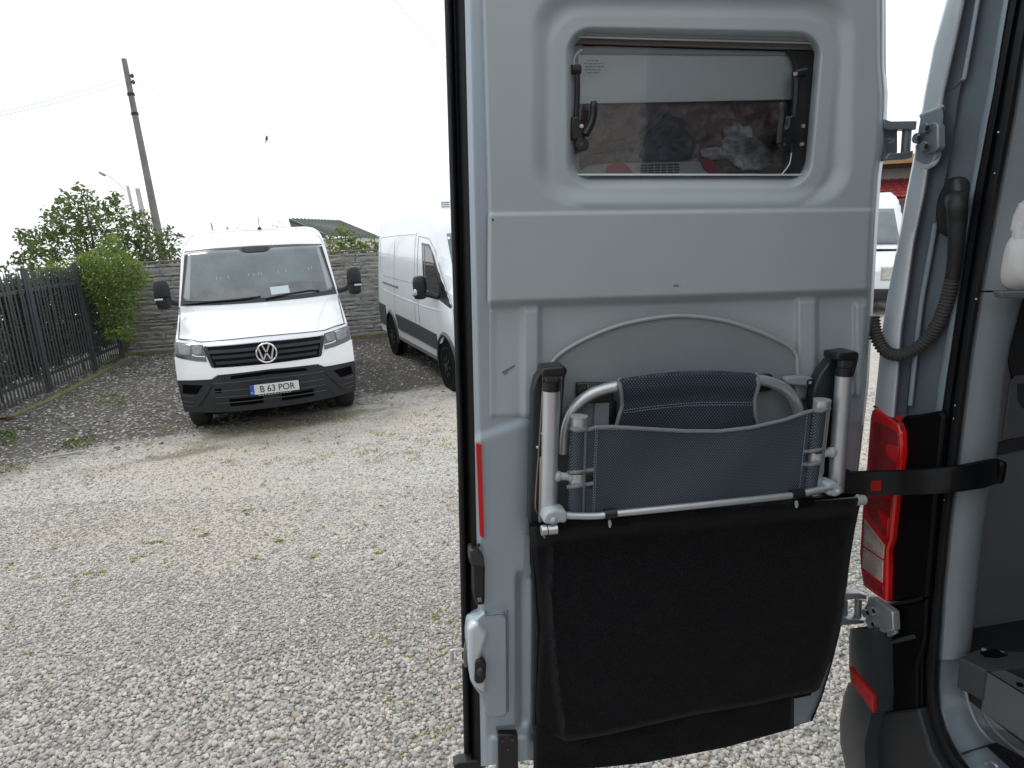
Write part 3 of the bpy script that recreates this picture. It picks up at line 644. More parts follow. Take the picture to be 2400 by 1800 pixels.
# badge: ring with the two letters
cz = .955; R_ = .118; yb_ = -(float(vy(0, cz))+.03)
b = MB(); th = np.linspace(0, 2*math.pi, 37); b.tube([[R_*.92*math.cos(a), yb_, cz+R_*.92*math.sin(a)] for a in th], .010, 8, caps=False)
def bar(x0, z0, x1, z1, wd_=.017):
    d_ = np.array([x1-x0, z1-z0]); d_ = d_/np.hypot(*d_); nrm = np.array([-d_[1], d_[0]])*wd_/2
    b.prism([[x0+nrm[0], yb_-.008, cz+z0+nrm[1]], [x1+nrm[0], yb_-.008, cz+z1+nrm[1]], [x1-nrm[0], yb_-.008, cz+z1-nrm[1]], [x0-nrm[0], yb_-.008, cz+z0-nrm[1]]], [0, .012, 0])
for sx in (-1, 1):
    bar(sx*.040, .098, sx*.004, .010); bar(sx*.082, .070, sx*.044, -.082); bar(sx*.044, -.082, sx*.004, -.006)
badge = obj('badge', b, CHROME, van)
obj('badge_disc', MB().disc([0, yb_+.008, cz], [0, 1, 0], R_*.92, .01, 28), GRILLEM, badge)
# headlights
HL = mat('headlight_lens', (.16, .175, .18), .12, coat=.4, var=.3, vs=14)
for sx in (-1, 1):
    T_ = [(.665, 1.10), (.78, 1.112), (.95, 1.132), (.988, 1.135)]; Bq = [(.645, .902), (.78, .915), (.95, .945), (.985, .96)]
    T_ = [(sx*x, z) for x, z in T_]; Bq = [(sx*x, z) for x, z in Bq]
    if sx < 0: T_ = T_[::-1]; Bq = Bq[::-1]
    h = obj('headlight', patch(T_, Bq, 16, 8, .008), mat('headlight_housing', (.075, .08, .083), .12, coat=.3, var=.25, vs=9), van)
    def hp(t, bq, m, nm, o):
        t = [(sx*x, z) for x, z in t]; bq = [(sx*x, z) for x, z in bq]
        if sx < 0: t = t[::-1]; bq = bq[::-1]
        obj(nm, patch(t, bq, 8, 5, o, .004), m, h)
    hp([(.655, 1.10), (.80, 1.112), (.975, 1.130)], [(.655, 1.080), (.80, 1.092), (.975, 1.108)], mat('daylight_strip', (.60, .62, .64), .25), 'light_strip', .012)
    hp([(.68, 1.065), (.77, 1.075), (.785, 1.06)], [(.69, .99), (.76, .985), (.785, .995)], HL, 'reflector', .012)
    hp([(.805, 1.075), (.90, 1.092), (.945, 1.09)], [(.815, .985), (.90, .985), (.94, 1.01)], HL, 'reflector', .012)
    hp([(.655, .965), (.75, .972), (.795, .99)], [(.655, .955), (.75, .962), (.795, .975)], mat('satin_silver_strip', (0, 0, 0)), 'trim_line', .013)
# lower white band / black bumper
wtop = [(-1.0, .90), (-.64, .835), (-.575, .80), (0, .795), (.575, .80), (.64, .835), (1.0, .90)]
btop = [(-.995, .690), (-.61, .70), (-.54, .745), (0, .76), (.54, .745), (.61, .70), (.995, .690)]
bbot = [(-.97, .335), (-.7, .325), (0, .318), (.7, .325), (.97, .335)]
obj('bumper', patch(btop, bbot, 49, 12, .022, .10), BLACKP, van, angle=45)
obj('upper_bumper', patch([(-.995, .945), (-.64, .888), (-.585, .825), (0, .820), (.585, .825), (.64, .888), (.995, .945)], [(-.995, .698), (-.62, .71), (-.55, .755), (0, .77), (.55, .755), (.62, .71), (.995, .698)], 49, 6, .016, .05), WHITE, van, angle=45)
DARKIN = mat('bumper_intake', (.0015, .0015, .002), .7, spec=.05)
obj('upper_intake', patch([(-.40, .735), (0, .75), (.40, .735)], [(-.42, .70), (0, .712), (.42, .70)], 21, 2, .026, .004), DARKIN, van)
for x0, x1 in ((-.46, -.10), (.10, .46)):
    for z in (.452, .402):
        obj('lower_intake', patch([(x0, z+.022), (x1, z+.022)], [(x0, z-.014), (x1, z-.014)], 6, 2, .026, .004), DARKIN, van)
obj('tow_eye_cover', patch([(-.60, .60), (-.53, .603)], [(-.60, .55), (-.53, .553)], 3, 2, .026, .004), DARKIN, van)
for sx in (-1, 1):
    def q_(t, b__, nm, m, o=.026, r=.004):
        t = [(sx*x, z) for x, z in t]; b__ = [(sx*x, z) for x, z in b__]
        if sx < 0: t = t[::-1]; b__ = b__[::-1]
        obj(nm, patch(t, b__, 6, 3, o, r), m, van)
    q_([(.72, .645), (.94, .655)], [(.80, .545), (.955, .555)], 'fog_recess', DARKIN)
    q_([(.62, .64), (.69, .655)], [(.80, .40), (.86, .41)], 'bumper_brace', BLACKP, .036, .02)
for z in (.66, .57, .50, .43):
    obj('bumper_rib', vline([(-.60, z), (0, z+.006), (.60, z)], .005, .024), mat('rib_grey', (.055, .06, .066), .5), van)
for z in (.52, .45, .40):
    for sx in (-1, 1): obj('bumper_rib', vline([(sx*.84, z), (sx*.96, z+.004)], .005, .024), mat('rib_grey', (0, 0, 0)), van)
# licence plate
yp = -(float(vy(0, .56))+.045)
pl = obj('licence_plate', MB().box([.04, yp, .558], [.53, .012, .112]), mat('plate_white', (.62, .63, .62), .4), van, smooth=False)
obj('plate_holder', MB().box([.04, yp+.012, .550], [.555, .016, .145]), BLACKP, van, smooth=False)
obj('blue_band', MB().box([-.203, yp-.004, .558], [.044, .012, .112]), mat('plate_blue', (.02, .08, .45), .4), pl, smooth=False)
def text(s, name, size, pos, m, parent, sx=1.0, rotz=0.0, ext=.001):
    cu = bpy.data.curves.new(name, 'FONT'); cu.body = s; cu.size = size; cu.extrude = ext; cu.align_x = 'CENTER'; cu.align_y = 'CENTER'
    t = bpy.data.objects.new('tmp', cu); COL.objects.link(t); bpy.context.view_layer.update()
    me = bpy.data.meshes.new_from_object(t.evaluated_get(bpy.context.evaluated_depsgraph_get())); bpy.data.objects.remove(t)
    me.materials.clear(); me.materials.append(m)
    o = bpy.data.objects.new(name, me); COL.objects.link(o); o.parent = parent; o.location = Vector(pos); o.rotation_euler = (math.pi/2, 0, rotz); o.scale = (sx, 1, 1); ORG[o.name] = np.zeros(3)
    return o
LET = mat('plate_lettering', (.02, .02, .025), .5)
text('B 63 POR', 'plate_text', .105, (.068, yp-.009, .556), LET, pl, .90)
text('RO', 'plate_country_text', .028, (-.203, yp-.013, .526), mat('paper', (0, 0, 0)), pl)
for k in range(11):
    obj('frame_text_mark', MB().box([-.13+k*.033, yp-.004, .490], [.022, .004, .007]), mat('frame_print_grey', (.42, .42, .42)), van, smooth=False)  # pale grey marks for the print on the plate frame
# mirrors
for sx in (-1, 1):
    mr = MB()
    rows = []
    for z, w2, d2 in ((-.185, .05, .03), (-.17, .075, .055), (-.09, .088, .07), (0.0, .092, .08), (.09, .088, .075), (.145, .076, .055), (.165, .045, .03)):
        th = np.arange(16)*2*math.pi/16
        rows.append([[(1.165 if sx > 0 else -1.10)+sx*(.006*z/.2)+w2*np.sign(math.cos(a))*abs(math.cos(a))**.55, 1.02+d2*math.sin(a), 1.635+z] for a in th])
    rows = np.array(rows); mr.grid(rows, close=True); mr.f.append(tuple(range(15, -1, -1))); mr.f.append(tuple(6*16+k for k in range(16)))
    mi = obj('mirror', mr, BLACKP, van, angle=60)
    obj('mirror_arm', MB().tube([[sx*.95, 1.10, 1.50], [sx*1.06, 1.08, 1.53], [sx*1.10, 1.04, 1.56]], .035, 8), BLACKP, van)
    obj('indicator', MB().box([(1.20 if sx > 0 else -1.135), .935, 1.575], [.09, .012, .022]), mat('indicator_lens', (.55, .56, .58), .3), mi, bevel=.004)
    obj('mirror_joint', MB().box([(1.165 if sx > 0 else -1.10), .942, 1.598], [.19, .012, .006]), GRILLEM, mi)
# wheels
def wheel(par, x, y, R=.345, W=.22, hub=True, face=-1):
    b = MB(); pr = [(-W/2, R-.06), (-W/2+.02, R-.015), (-W/2+.05, R), (W/2-.05, R), (W/2-.02, R-.015), (W/2, R-.06), (W/2-.01, R-.12)]
    pr = [(-W/2+.01, R-.12)]+pr; th = np.arange(32)*2*math.pi/32
    rows = np.array([[[x+a, y+r_*math.cos(t), R+r_*math.sin(t)] for t in th] for a, r_ in pr]); b.grid(rows, close=True)
    b.f.append(tuple(range(31, -1, -1))); b.f.append(tuple((len(pr)-1)*32+k for k in range(32)))
    wh = obj('wheel', b, TYRE, par, angle=50)
    rm = MB(); fx = x+face*(W/2-.012); rm.disc([fx, y, R], [face, 0, 0], R-.13, .006, 28)
    for k in range(8):
        t = k*math.pi/4; rm.box([fx+face*.012, y+.13*math.cos(t), R+.13*math.sin(t)], [.014, .035, .06], np.array([[1, 0, 0], [0, -math.sin(t), math.cos(t)], [0, math.cos(t), math.sin(t)]]))
    rm.disc([fx, y, R], [face, 0, 0], .06, .03, 16)
    obj('rim', rm, mat('steel_rim_dark', (.05, .052, .055), .4, .5), wh); return wh
for sx in (-1, 1):
    wheel(van, sx*.87, .93, .345, .23, face=sx); wheel(van, sx*.87, 4.0-.05, .345, .23, face=sx)
obj('underbody', MB().box([0, 2.4, .33], [1.5, 4.2, .16]), GRILLEM, van, smooth=False)

# ================================================================== LOFTED PANEL VAN (side view)
# local x to the van's left, -y forward, front axle at y=0
TZ = [0, .5, .9, 1.3, 1.7, 2.1, 2.30, 2.42, 2.50]
TWd = [1.00, 1.02, 1.03, 1.00, .965, .915, .87, .80, .60]
def tW(z): return np.interp(z, TZ, TWd)
def tv_station(y):
    """(top height, width factor) at y (negative = front)"""
    top = np.interp(y, [-.98, -.95, -.85, -.60, -.25, .55, .8, 1.2, 4.2, 4.38, 4.42], [.95, 1.02, 1.12, 1.24, 1.36, 2.30, 2.47, 2.60, 2.58, 2.52, 2.45])
    wf = np.interp(y, [-.98, -.93, -.8, -.5, .2, 4.30, 4.42], [.72, .86, .94, .985, 1, 1, .985])
    return top, wf
def tx(y, z):
    t, wf = tv_station(y); return tW(z)*wf
def build_loft_van(root, full=True):
    ys_ = np.concatenate([[-.99, -.97, -.93, -.85, -.72, -.6, -.45, -.35], np.linspace(-.25, .55, 9), [.68, .8, 1.0, 1.3], np.linspace(1.8, 4.1, 6), [4.25, 4.35, 4.40, 4.42]])
    rows = []
    for y in ys_:
        t, wf = tv_station(y); zl = []
        base = [.36, .55, .75, .95, 1.15, 1.35, 1.6, 1.85, 2.05, 2.2, 2.32, 2.38, 2.42, 2.46, 2.5, 2.54, 2.58, 2.62]
        sec = []
        for z in base:
            zz_ = min(z, t); w__ = tW(zz_)*wf
            if z > t-.22: # shoulder rounding
                k = min(1, (z-(t-.22))/.22) if z < t else 1 + 0
                a = min(k, 1)*math.pi/2; w__ = tW(max(t-.22, .36))*wf*(1-.16*(1-math.cos(a))); zz_ = (t-.16)+.16*math.sin(a) if t-.16 > .36 else zz_
                if z >= t: w__ = tW(max(t-.22, .36))*wf*(.84-.55*(min((z-t)/1.2, 1))); zz_ = t
            sec.append([w__, zz_])
        sec = np.array(sec); ring = [[-a, y, z] for a, z in sec] + [[0, y, t+.004]] + [[a, y, z] for a, z in sec[::-1]]
        rows.append(ring)
    b = MB().grid(np.array(rows)); n = len(rows[0])
    b.f.append(tuple(range(n))); b.f.append(tuple((len(rows)-1)*n+k for k in range(n-1, -1, -1)))
    obj('body', b, WHITE2, root, angle=40)
def spatch(root, name, top, bot, nx, nz, off, m, side=-1, rim=.02, angle=50):
    """patch on the side: (y,z) polylines; y counts backwards from the front axle"""
    def rs(p):
        p = np.asarray(p, float); d = np.r_[0, np.cumsum(np.hypot(*np.diff(p, axis=0).T))]; t = np.linspace(0, d[-1], nx); return np.stack([np.interp(t, d, p[:, 0]), np.interp(t, d, p[:, 1])], -1)
    a, c = rs(top), rs(bot); s = np.linspace(0, 1, nz)[:, None, None]; q = a[None]*(1-s)+c[None]*s
    X_ = side*(tx(q[..., 0], q[..., 1])+off); P = np.stack([X_, q[..., 0], q[..., 1]], -1)
    Bk = P.copy(); Bk[..., 0] -= side*rim
    full = np.concatenate([Bk[:1], P, Bk[-1:]], 0); l = Bk[[0]+list(range(nz))+[nz-1], :1]; r = Bk[[0]+list(range(nz))+[nz-1], -1:]
    return obj(name, MB().grid(np.concatenate([l, full, r], 1)), m, root, angle=angle)
def sline(root, name, pts, r, off, m, side=-1, k=5):
    q = np.asarray(pts, float); n = len(q); t = np.linspace(0, n-1, (n-1)*k+1); y = np.interp(t, range(n), q[:, 0]); z = np.interp(t, range(n), q[:, 1])
    return obj(name, MB().tube(np.stack([side*(tx(y, z)+off), y, z], -1), r, 6), m, root)
CLAD = mat('grey_black_cladding', (.055, .06, .065), .5, bump=.2, bs=300)
SGAP = mat('side_panel_gap', (.28, .30, .31), .5)
def dress_side(root, side):
    spatch(root, 'side_panel', [(4.20, 2.17), (3.0, 2.21), (1.72, 2.225)], [(3.98, 1.49), (3.9, 1.455), (2.5, 1.45), (1.50, 1.445)], 14, 6, -.004, WHITE2, side)
    for p_ in ([(4.20, 2.17), (3.0, 2.205), (1.72, 2.225)], [(4.20, 2.17), (4.12, 1.60), (3.98, 1.48), (3.88, 1.462), (2.6, 1.45), (1.47, 1.443)], [(4.30, 2.36), (3.04, 2.385), (1.53, 2.38)], [(3.02, 2.36), (3.02, .84)], [(1.62, 2.38), (1.62, 1.6), (1.56, .82)]):
        sline(root, 'panel_gap', p_, .005, 0.0, SGAP, side)
    sline(root, 'door_gap', [(1.45, 2.20), (.85, 2.16), (.5, 2.0), (.1, 1.62), (-.35, 1.25), (-.45, 1.0), (-.42, .80)], .006, .001, SGAP, side)
    sline(root, 'door_gap', [(1.45, 2.20), (1.42, 1.4), (1.30, .80)], .006, .001, SGAP, side)
    r = sline(root, 'slide_rail', [(3.90, 1.335), (2.72, 1.315)], .022, .0, mat('rail_grey', (.16, .17, .17), .4), side)
    sline(root, 'side_crease', [(3.9, 1.18), (2.5, 1.14), (1.0, 1.12), (0.1, 1.14)], .02, -.012, WHITE2, side)
    spatch(root, 'window_surround', [(1.24, 2.10), (.80, 2.08), (.55, 1.92)], [(1.04, 1.42), (.2, 1.29), (-.30, 1.21)], 10, 8, .004, mat('black_ceramic_border', (0, 0, 0)), side)
    g = spatch(root, 'side_window', [(1.16, 2.06), (.82, 2.045), (.62, 1.94)], [(.98, 1.455), (.35, 1.37), (.10, 1.34)], 10, 8, .009, GLASSV, side)
    spatch(root, 'window_strip', [(1.06, 2.06), (1.03, 2.06)], [(.94, 1.47), (.91, 1.47)], 2, 6, .012, mat('rail_grey', (0, 0, 0)), side)
    # cladding and sill
    spatch(root, 'cladding', [(4.30, .92), (3.78, .90)], [(4.30, .50), (3.72, .50)], 4, 4, .018, CLAD, side)
    spatch(root, 'cladding', [(2.94, .82), (1.5, .80), (.42, .77)], [(2.80, .56), (1.5, .55), (.36, .53)], 14, 4, .018, CLAD, side)
    for yc in (3.37, 0.0):
        P_ = []
        for a in np.linspace(-.25, math.pi+.25, 19):
            for r_ in ((.40, .47),): P_.append([[side*(1.005+.022), yc-math.cos(a)*r_[0], .38+math.sin(a)*r_[0]], [side*(1.03+.026), yc-math.cos(a)*(r_[0]+.03), .38+math.sin(a)*(r_[0]+.03)], [side*(1.0+.012), yc-math.cos(a)*r_[1], .38+math.sin(a)*r_[1]]])
        P_ = np.array(P_); P_[..., 0] = side*(tx(P_[..., 1], P_[..., 2])+np.array([.022, .026, .002])); obj('arch_trim', MB().grid(P_), CLAD, root, solid=.01)
        hb_ = MB(); hb_.disc([side*(float(tx(yc, .5))-.10), yc, .38], [side, 0, 0], .41, .108, 28); obj('wheel_well', hb_, GRILLEM, root)
        wheel(root, side*(.915), yc, .345, .22, face=side)
    bx = MB(); bx.box([side*.97, 1.62, .385], [.10, 2.5, .06]); obj('step', bx, mat('rail_grey', (0, 0, 0)), root, smooth=False)
    hx = side*(float(tx(1.52, 1.25))+.03); obj('door_handle', MB().tube([[hx-side*.03, 1.60, 1.255], [hx, 1.57, 1.255], [hx, 1.45, 1.25], [hx-side*.03, 1.42, 1.25]], .014, 8), BLACKP, root)
    # mirror
    rows = []; cx = side*1.20; cy = .52
    for z, w2, d2 in ((-.17, .05, .05), (-.155, .085, .08), (-.05, .10, .10), (.08, .10, .10), (.15, .085, .085), (.17, .045, .05)):
        th = np.arange(16)*2*math.pi/16; rows.append([[cx+w2*np.sign(math.cos(a))*abs(math.cos(a))**.6, cy+d2*math.sin(a), 1.47+z] for a in th])
    mb = MB().grid(np.array(rows), close=True); mb.f.append(tuple(range(15, -1, -1))); mb.f.append(tuple(5*16+k for k in range(16)))
    mi = obj('mirror', mb, BLACKP, root, angle=60)
    obj('mirror_arm', MB().tube([[side*.98, .28, 1.33], [side*1.08, .42, 1.36], [side*1.15, .5, 1.38]], .045, 8), BLACKP, root)
    obj('indicator', MB().ball([cx+side*.085, cy-.045, 1.41], (.028, .06, .05), 10), mat('indicator_lens', (0, 0, 0)), mi)
def front_panels(root):
    P_ = []
    for t in np.linspace(0, 1, 8):
        y = .50-(.50+.16)*t; z = np.interp(y, [-.25, .55], [1.36, 2.28]); wv = np.interp(t, [0, 1], [.74, .86]); row = []
        for s in np.linspace(-1, 1, 15): row.append([s*wv, y-.012+.045*(s*s)*.0, z+.022-.02*s**2])
        P_.append(row)
    obj('windscreen', MB().grid(np.array(P_)), mat('windscreen_glass_soft', (0, 0, 0)), root, solid=.004)
    obj('cowl', MB().grid(np.array([[[s*.88, y, z+.02-.015*s*s] for s in np.linspace(-1, 1, 9)] for y, z in ((-.17, 1.375), (-.26, 1.35), (-.34, 1.325))])), GRILLEM, root, solid=.006)
    for sx in (-1, 1):
        P_ = []
        for z in (1.05, 1.01, .92, .80, .76):
            rr_ = []
            for s in np.linspace(0, 1, 9):
                y_ = -.66-.33*min(s/.6, 1)**.8; x_ = float(tx(y_, z))+.014 if s < .6 else float(tx(-.99, z))+.014-(s-.6)*.75
                rr_.append([sx*x_, y_-(.012 if s >= .6 else .0), z-.03*(1-s)*(z > .95)])
            P_.append(rr_)
        P_ = np.array(P_)
        obj('headlight', MB().grid(P_ if sx > 0 else P_[:, ::-1]), mat('headlight_clear', (.50, .50, .46), .15, var=.25, vs=12, coat=.5), root, solid=.02)
    obj('grille', MB().box([0, -1.0, .88], [.62, .05, .20]), GRILLEM, root, bevel=.02)
    obj('bumper', MB().box([0, -.98, .46], [1.70, .16, .24]), BLACKP, root, bevel=.05)
tr_org = np.array([.016, 8.90, 0])
tr = thing('white_van', 'white panel van parked side on before the concrete wall, half hidden by the open door', 'van', tr_org, math.radians(22.64), .9, local=True)
build_loft_van(tr); dress_side(tr, -1); dress_side(tr, 1); front_panels(tr)
b = MB(); b.tube([[-.02, .80, 2.40], [-.02, .82, 2.46], [-.02, .90, 2.545]], [.06, .045, .012], 8); obj('antenna', b, RUBBER, tr)
vb = MB(); c_ = AD(1046, 484, 10.6)
tr2 = thing('roof_vent_unit', 'small white boxed unit above the roof of the half hidden panel van', 'roof unit', AD(1046, 500, 10.6))
cc = AD(1046, 482, 10.6); vb.box(cc, (.16, .3, .15)); obj('housing', vb, WHITE2, tr2, bevel=.015)
for k in range(3): obj('louvre', MB().box(cc+[0, -.152, .04-k*.03], (.12, .008, .010)), mat('rail_grey', (0, 0, 0)), tr2)
obj('base', MB().box(cc-[0, 0, .09], (.12, .2, .04)), RUBBER, tr2)

# third van beyond the door gap
p = AD(1990, 800, 15.5)*[1, 1, 0]
hd3 = 150.0
g3 = thing('white_van', 'white van glimpsed nose on through the gap between door and van body', 'van', p, math.radians(-24), .9, local=True)
build_loft_van(g3); front_panels(g3); dress_side(g3, 1)
for s_ in (-1,): 
    wheel(g3, s_*.915, 0, .345, .22, face=s_); wheel(g3, s_*.915, 3.37, .345, .22, face=s_)

# ================================================================== HOUSE BEYOND THE GAP
rh = thing('red_roof_house', 'rendered house with brown timber eave and red tiled lean-to seen through the door gap', 'house', AD(2100, 600, 24)*[1, 1, 0])
A_ = AD(1960, 500, 24)*[1, 1, 0]; Bp = AD(2330, 500, 25.5)*[1, 1, 0]; dd = (Bp-A_)/np.linalg.norm(Bp-A_); nn = np.array([dd[1], -dd[0], 0]); ax = np.array([dd, nn, [0, 0, 1]]); ln_ = np.linalg.norm(Bp-A_)
zt = AD(2100, 368, 24.5)[2]; ze = AD(2100, 388, 24.5)[2]; z2 = AD(2100, 421, 24.5)[2]; z3 = AD(2100, 458, 23.2)[2]
b = MB(); b.box((A_+Bp)/2-nn*2+np.array([0, 0, ze/2]), (ln_, 4.0, ze), ax); obj('wall', b, mat('grey_render', (.22, .21, .20), .9, var=.15, vs=2), rh, smooth=False)
b = MB(); b.box((A_+Bp)/2-nn*1.7+np.array([0, 0, (zt+ze)/2+.02]), (ln_+.6, 5.0, zt-ze), ax); obj('eave', b, mat('varnished_timber', (.36, .17, .06), .5, var=.25, vs=3), rh, smooth=False)
b = MB(); b.box((A_+Bp)/2-nn*1.8+np.array([0, 0, ze-.03]), (ln_+.3, 4.6, .10), ax); obj('soffit', b, mat('dark_soffit', (.04, .03, .025), .8), rh, smooth=False)
RTM = mat('red_roof_tile', (.26, .035, .035), .6, var=.25, vs=4)
tm = MB(); th = np.linspace(0, math.pi, 7); Lr = 1.4; sl = np.array([nn*Lr*.9+np.array([0, 0, -(z2-z3)*1.15])])[0]
nrow = 6; tw_ = .24
tm.grid(np.array([[dd*(tw_/2)*math.cos(a)+np.array([0, 0, .035*math.sin(a)]) + sl/nrow*t*1.12 + np.array([0, 0, .018*t]) for a in th] for t in (0, 1)]))
tme = mesh_of('roof_tile', tm, RTM)
cols = int(ln_/tw_)
n_t = 0; ext = MB()
for i in range(nrow):
    for j in range(cols):
        q = A_ + dd*(j+.5)*tw_ + np.array([0, 0, z2]) + sl/nrow*i
        if n_t < 290: shared('roof_tile', tme, rh, q-ORG[rh.name]); n_t += 1
b = MB(); q0 = A_+np.array([0, 0, z2-.03]); q1 = Bp+np.array([0, 0, z2-.03]); b.prism([q0, q1, q1+sl, q0+sl], [0, 0, -.05]); obj('roof_deck', b, RTM, rh, smooth=False)
# unseen building added to shade the door and be reflected in its window
bh = thing('unseen_brick_house', 'unseen brown brick house added to shade the door and reflect in its window', 'house', (0, -7, 0))
b = MB(); b.box((-1, -9, 1.1), (16, 4, 2.2)); obj('brick_wall', b, mat('brown_brick', (.17, .07, .05), .8, vs=6, col2=(.30, .16, .11)), bh, smooth=False)
b = MB(); b.box((-1, -9, 3.5), (16, 3.9, 2.6)); obj('upper_wall', b, mat('pale_render', (.50, .50, .48), .8), bh, smooth=False)
b = MB(); b.box((-1, -9, 4.9), (17, 5, .2)); obj('roof', b, RTM, bh, smooth=False)
# ================================================================== FOREGROUND: REAR END OF A SILVER VAN WITH ITS DOOR OPEN
SILVER = mat('silver_blue_paint', (.35, .415, .465), .38, .35, coat=.3, var=.05, vs=3)
JAMB = mat('jamb_paint', (.15, .18, .21), .42, .3, coat=.2, var=.1, vs=4)
STRIPM = mat('pale_silver_paint', (.56, .61, .64), .38, .2, coat=.4, var=.08, vs=3)
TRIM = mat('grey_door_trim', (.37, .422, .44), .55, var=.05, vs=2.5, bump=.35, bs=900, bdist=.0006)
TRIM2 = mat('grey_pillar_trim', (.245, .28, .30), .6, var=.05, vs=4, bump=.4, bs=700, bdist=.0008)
ALU = mat('brushed_aluminium', (.62, .64, .66), .38, .75, var=.06, vs=14)
sv_base = L(-.1, .3, 0)*[1, 1, 0]
sv = thing('silver_van', 'silver van with its rear door open, black hose, red tail lamp and grey interior trim', 'van', sv_base)
ip = np.interp
def eL(y): return ip(y, [-200, 0, 490, 640, 987], [1123, 1129, 1143, 1142, 1143])           # trim left edge
def eR(y): return ip(y, [-200, 0, 157, 217, 255, 347, 412, 515, 678, 760, 900, 1100, 1386], [2076, 2076, 2076, 2081, 2080, 2074, 2065, 2058, 2049, 2044, 2036, 2013, 1984])
def eRt(y): return eR(y) - ip(y, [0, 500, 700, 950], [14, 10, 10, 12])
# ---------- trim heightfield
def warp(x, y):
    xr = 1920-.085*(y-100); X = (x-1338)/(xr-1338)*580; Y = y-73-.021*(x-1338)*(1-(y-73)/360); return X, Y
def hole_sd(x, y): X, Y = warp(x, y); return sdrr(X, Y, 0, 578, 0, 357, 50)
def trim_off(x, y):
    o = np.full(np.shape(x), .034)
    s1 = sdrr(x, y, 1243, 2010-.02*y, -34, 488, 105)
    rec = sst(0, -52, s1); above = 1-sst(497, 506, y+.012*(x-1150)); o = o-.017*rec*above
    rim = sst(62, 40, hole_sd(x, y)); o = o + .004*rim*above
    hs = hole_sd(x, y); o = o - .046*sst(12, -16, hs)
    o = o + .006*(1-above)
    yl = y + .032*(x-1143)     # lower lip
    o = o - .024*sst(703, 727, yl)
    low = sst(715, 735, yl)
    ribL = sst(1218, 1232, x)*(1-sst(1258, 1272, x)); ribR = sst(1862, 1874, x)*(1-sst(1908, 1920, x)); ribE = sst(1998, 2010, x)
    fl = 1-sst(1150, 1164, x)
    o = o + low*(.014*ribL + .014*ribR + .012*ribE*sst(700, 720, y) + .003*fl)
    # soft rounding at the outer edges
    a = x-eL(y); c = eRt(y)-x; o = o - .022*(1-sst(0, 9, a))**2 - .020*(1-sst(0, 12, c))**2
    yb = ip(x, [1143, 1250, 1990, 2040], [987, 984, 934, 932]); o = o - .022*(1-sst(0, 8, yb-y))**2
    return o
def make_trim():
    ys_ = np.r_[np.arange(-200, 40, 12), np.arange(40, 440, 3.2), np.arange(440, 760, 3), np.arange(760, 935, 7)]
    s = np.r_[np.linspace(0, .02, 6), np.linspace(.025, .97, 270), np.linspace(.975, 1, 7)]
    Y, S = np.meshgrid(ys_, s, indexing='ij'); bot = None
    X = eL(Y)+(eRt(Y)-eL(Y))*S
    # last rows stretch down to the sloping lower edge
    yb = ip(X, [1143, 1250, 1990, 2040], [987, 984, 934, 932]); k = np.clip((Y-760)/(ys_[-1]-760), 0, 1); Y2 = Y + (yb-ys_[-1])*k**1.5
    hs = hole_sd(X, Y2)
    P = D(X, Y2, trim_off(X, Y2))
    keep = (hs[:-1, :-1] > -17)
    return MB().grid(P[:, ::-1], keep[:, ::-1])
door_root = obj('rear_door', MB(), SILVER, sv)
# painted inner shell
def shell():
    ys_ = np.r_[-200, np.arange(0, 520, 9), np.arange(900, 1800, 7)]; s = np.linspace(0, 1, 200)
    Y, S = np.meshgrid(ys_, s, indexing='ij')
    Lx = ip(Y, [-200, 0, 1000, 1780], [1084, 1089, 1112, 1127]); Rx = ip(Y, [-200, 0, 157, 217, 255, 347, 412, 515, 678, 760, 900, 1100, 1300, 1386, 1476, 1560, 1640, 1680, 1800], [2076, 2076, 2076, 2081, 2080, 2074, 2065, 2058, 2049, 2044, 2036, 2013, 1994, 1984, 1970, 1949, 1925, 1906, 1890])
    X = Lx+(Rx-Lx)*S
    yb = ip(X, [1100, 1860, 1900, 1990], [1800, 1700, 1690, 1640]); Y = np.minimum(Y, yb)
    o = .012*sst(0, 14, X-Lx) - .03*(1-sst(0, 10, Rx-X))
    gr_ = sst(1205, 1222, X)*sst(1330, 1360, Y)*(1-sst(1680, 1715, Y)); o = o - .014*gr_
    o = o + .010*sst(1228, 1246, X)*sst(1330, 1360, Y)*(1-sst(1680, 1715, Y))
    o = o - .008*sst(1235, 1262, X)*(sst(985, 1010, Y)) + .007*sst(1000, 1035, Y+.35*(X-1140))*(X < 1250)
    o = o + .009*sst(1720, 1735, Y)*sst(1140, 1155, X)
    kp = hole_sd(X, Y)[:-1, :-1] > 24
    return MB().grid(D(X, Y, o)[:, ::-1], kp[:, ::-1])
M_ = shell()
door = door_root; me_new = MB(); me_new.v, me_new.f, me_new.n = M_.v, M_.f, M_.n
bpy.data.objects.remove(door_root)
door = obj('rear_door', me_new, SILVER, sv, angle=60)
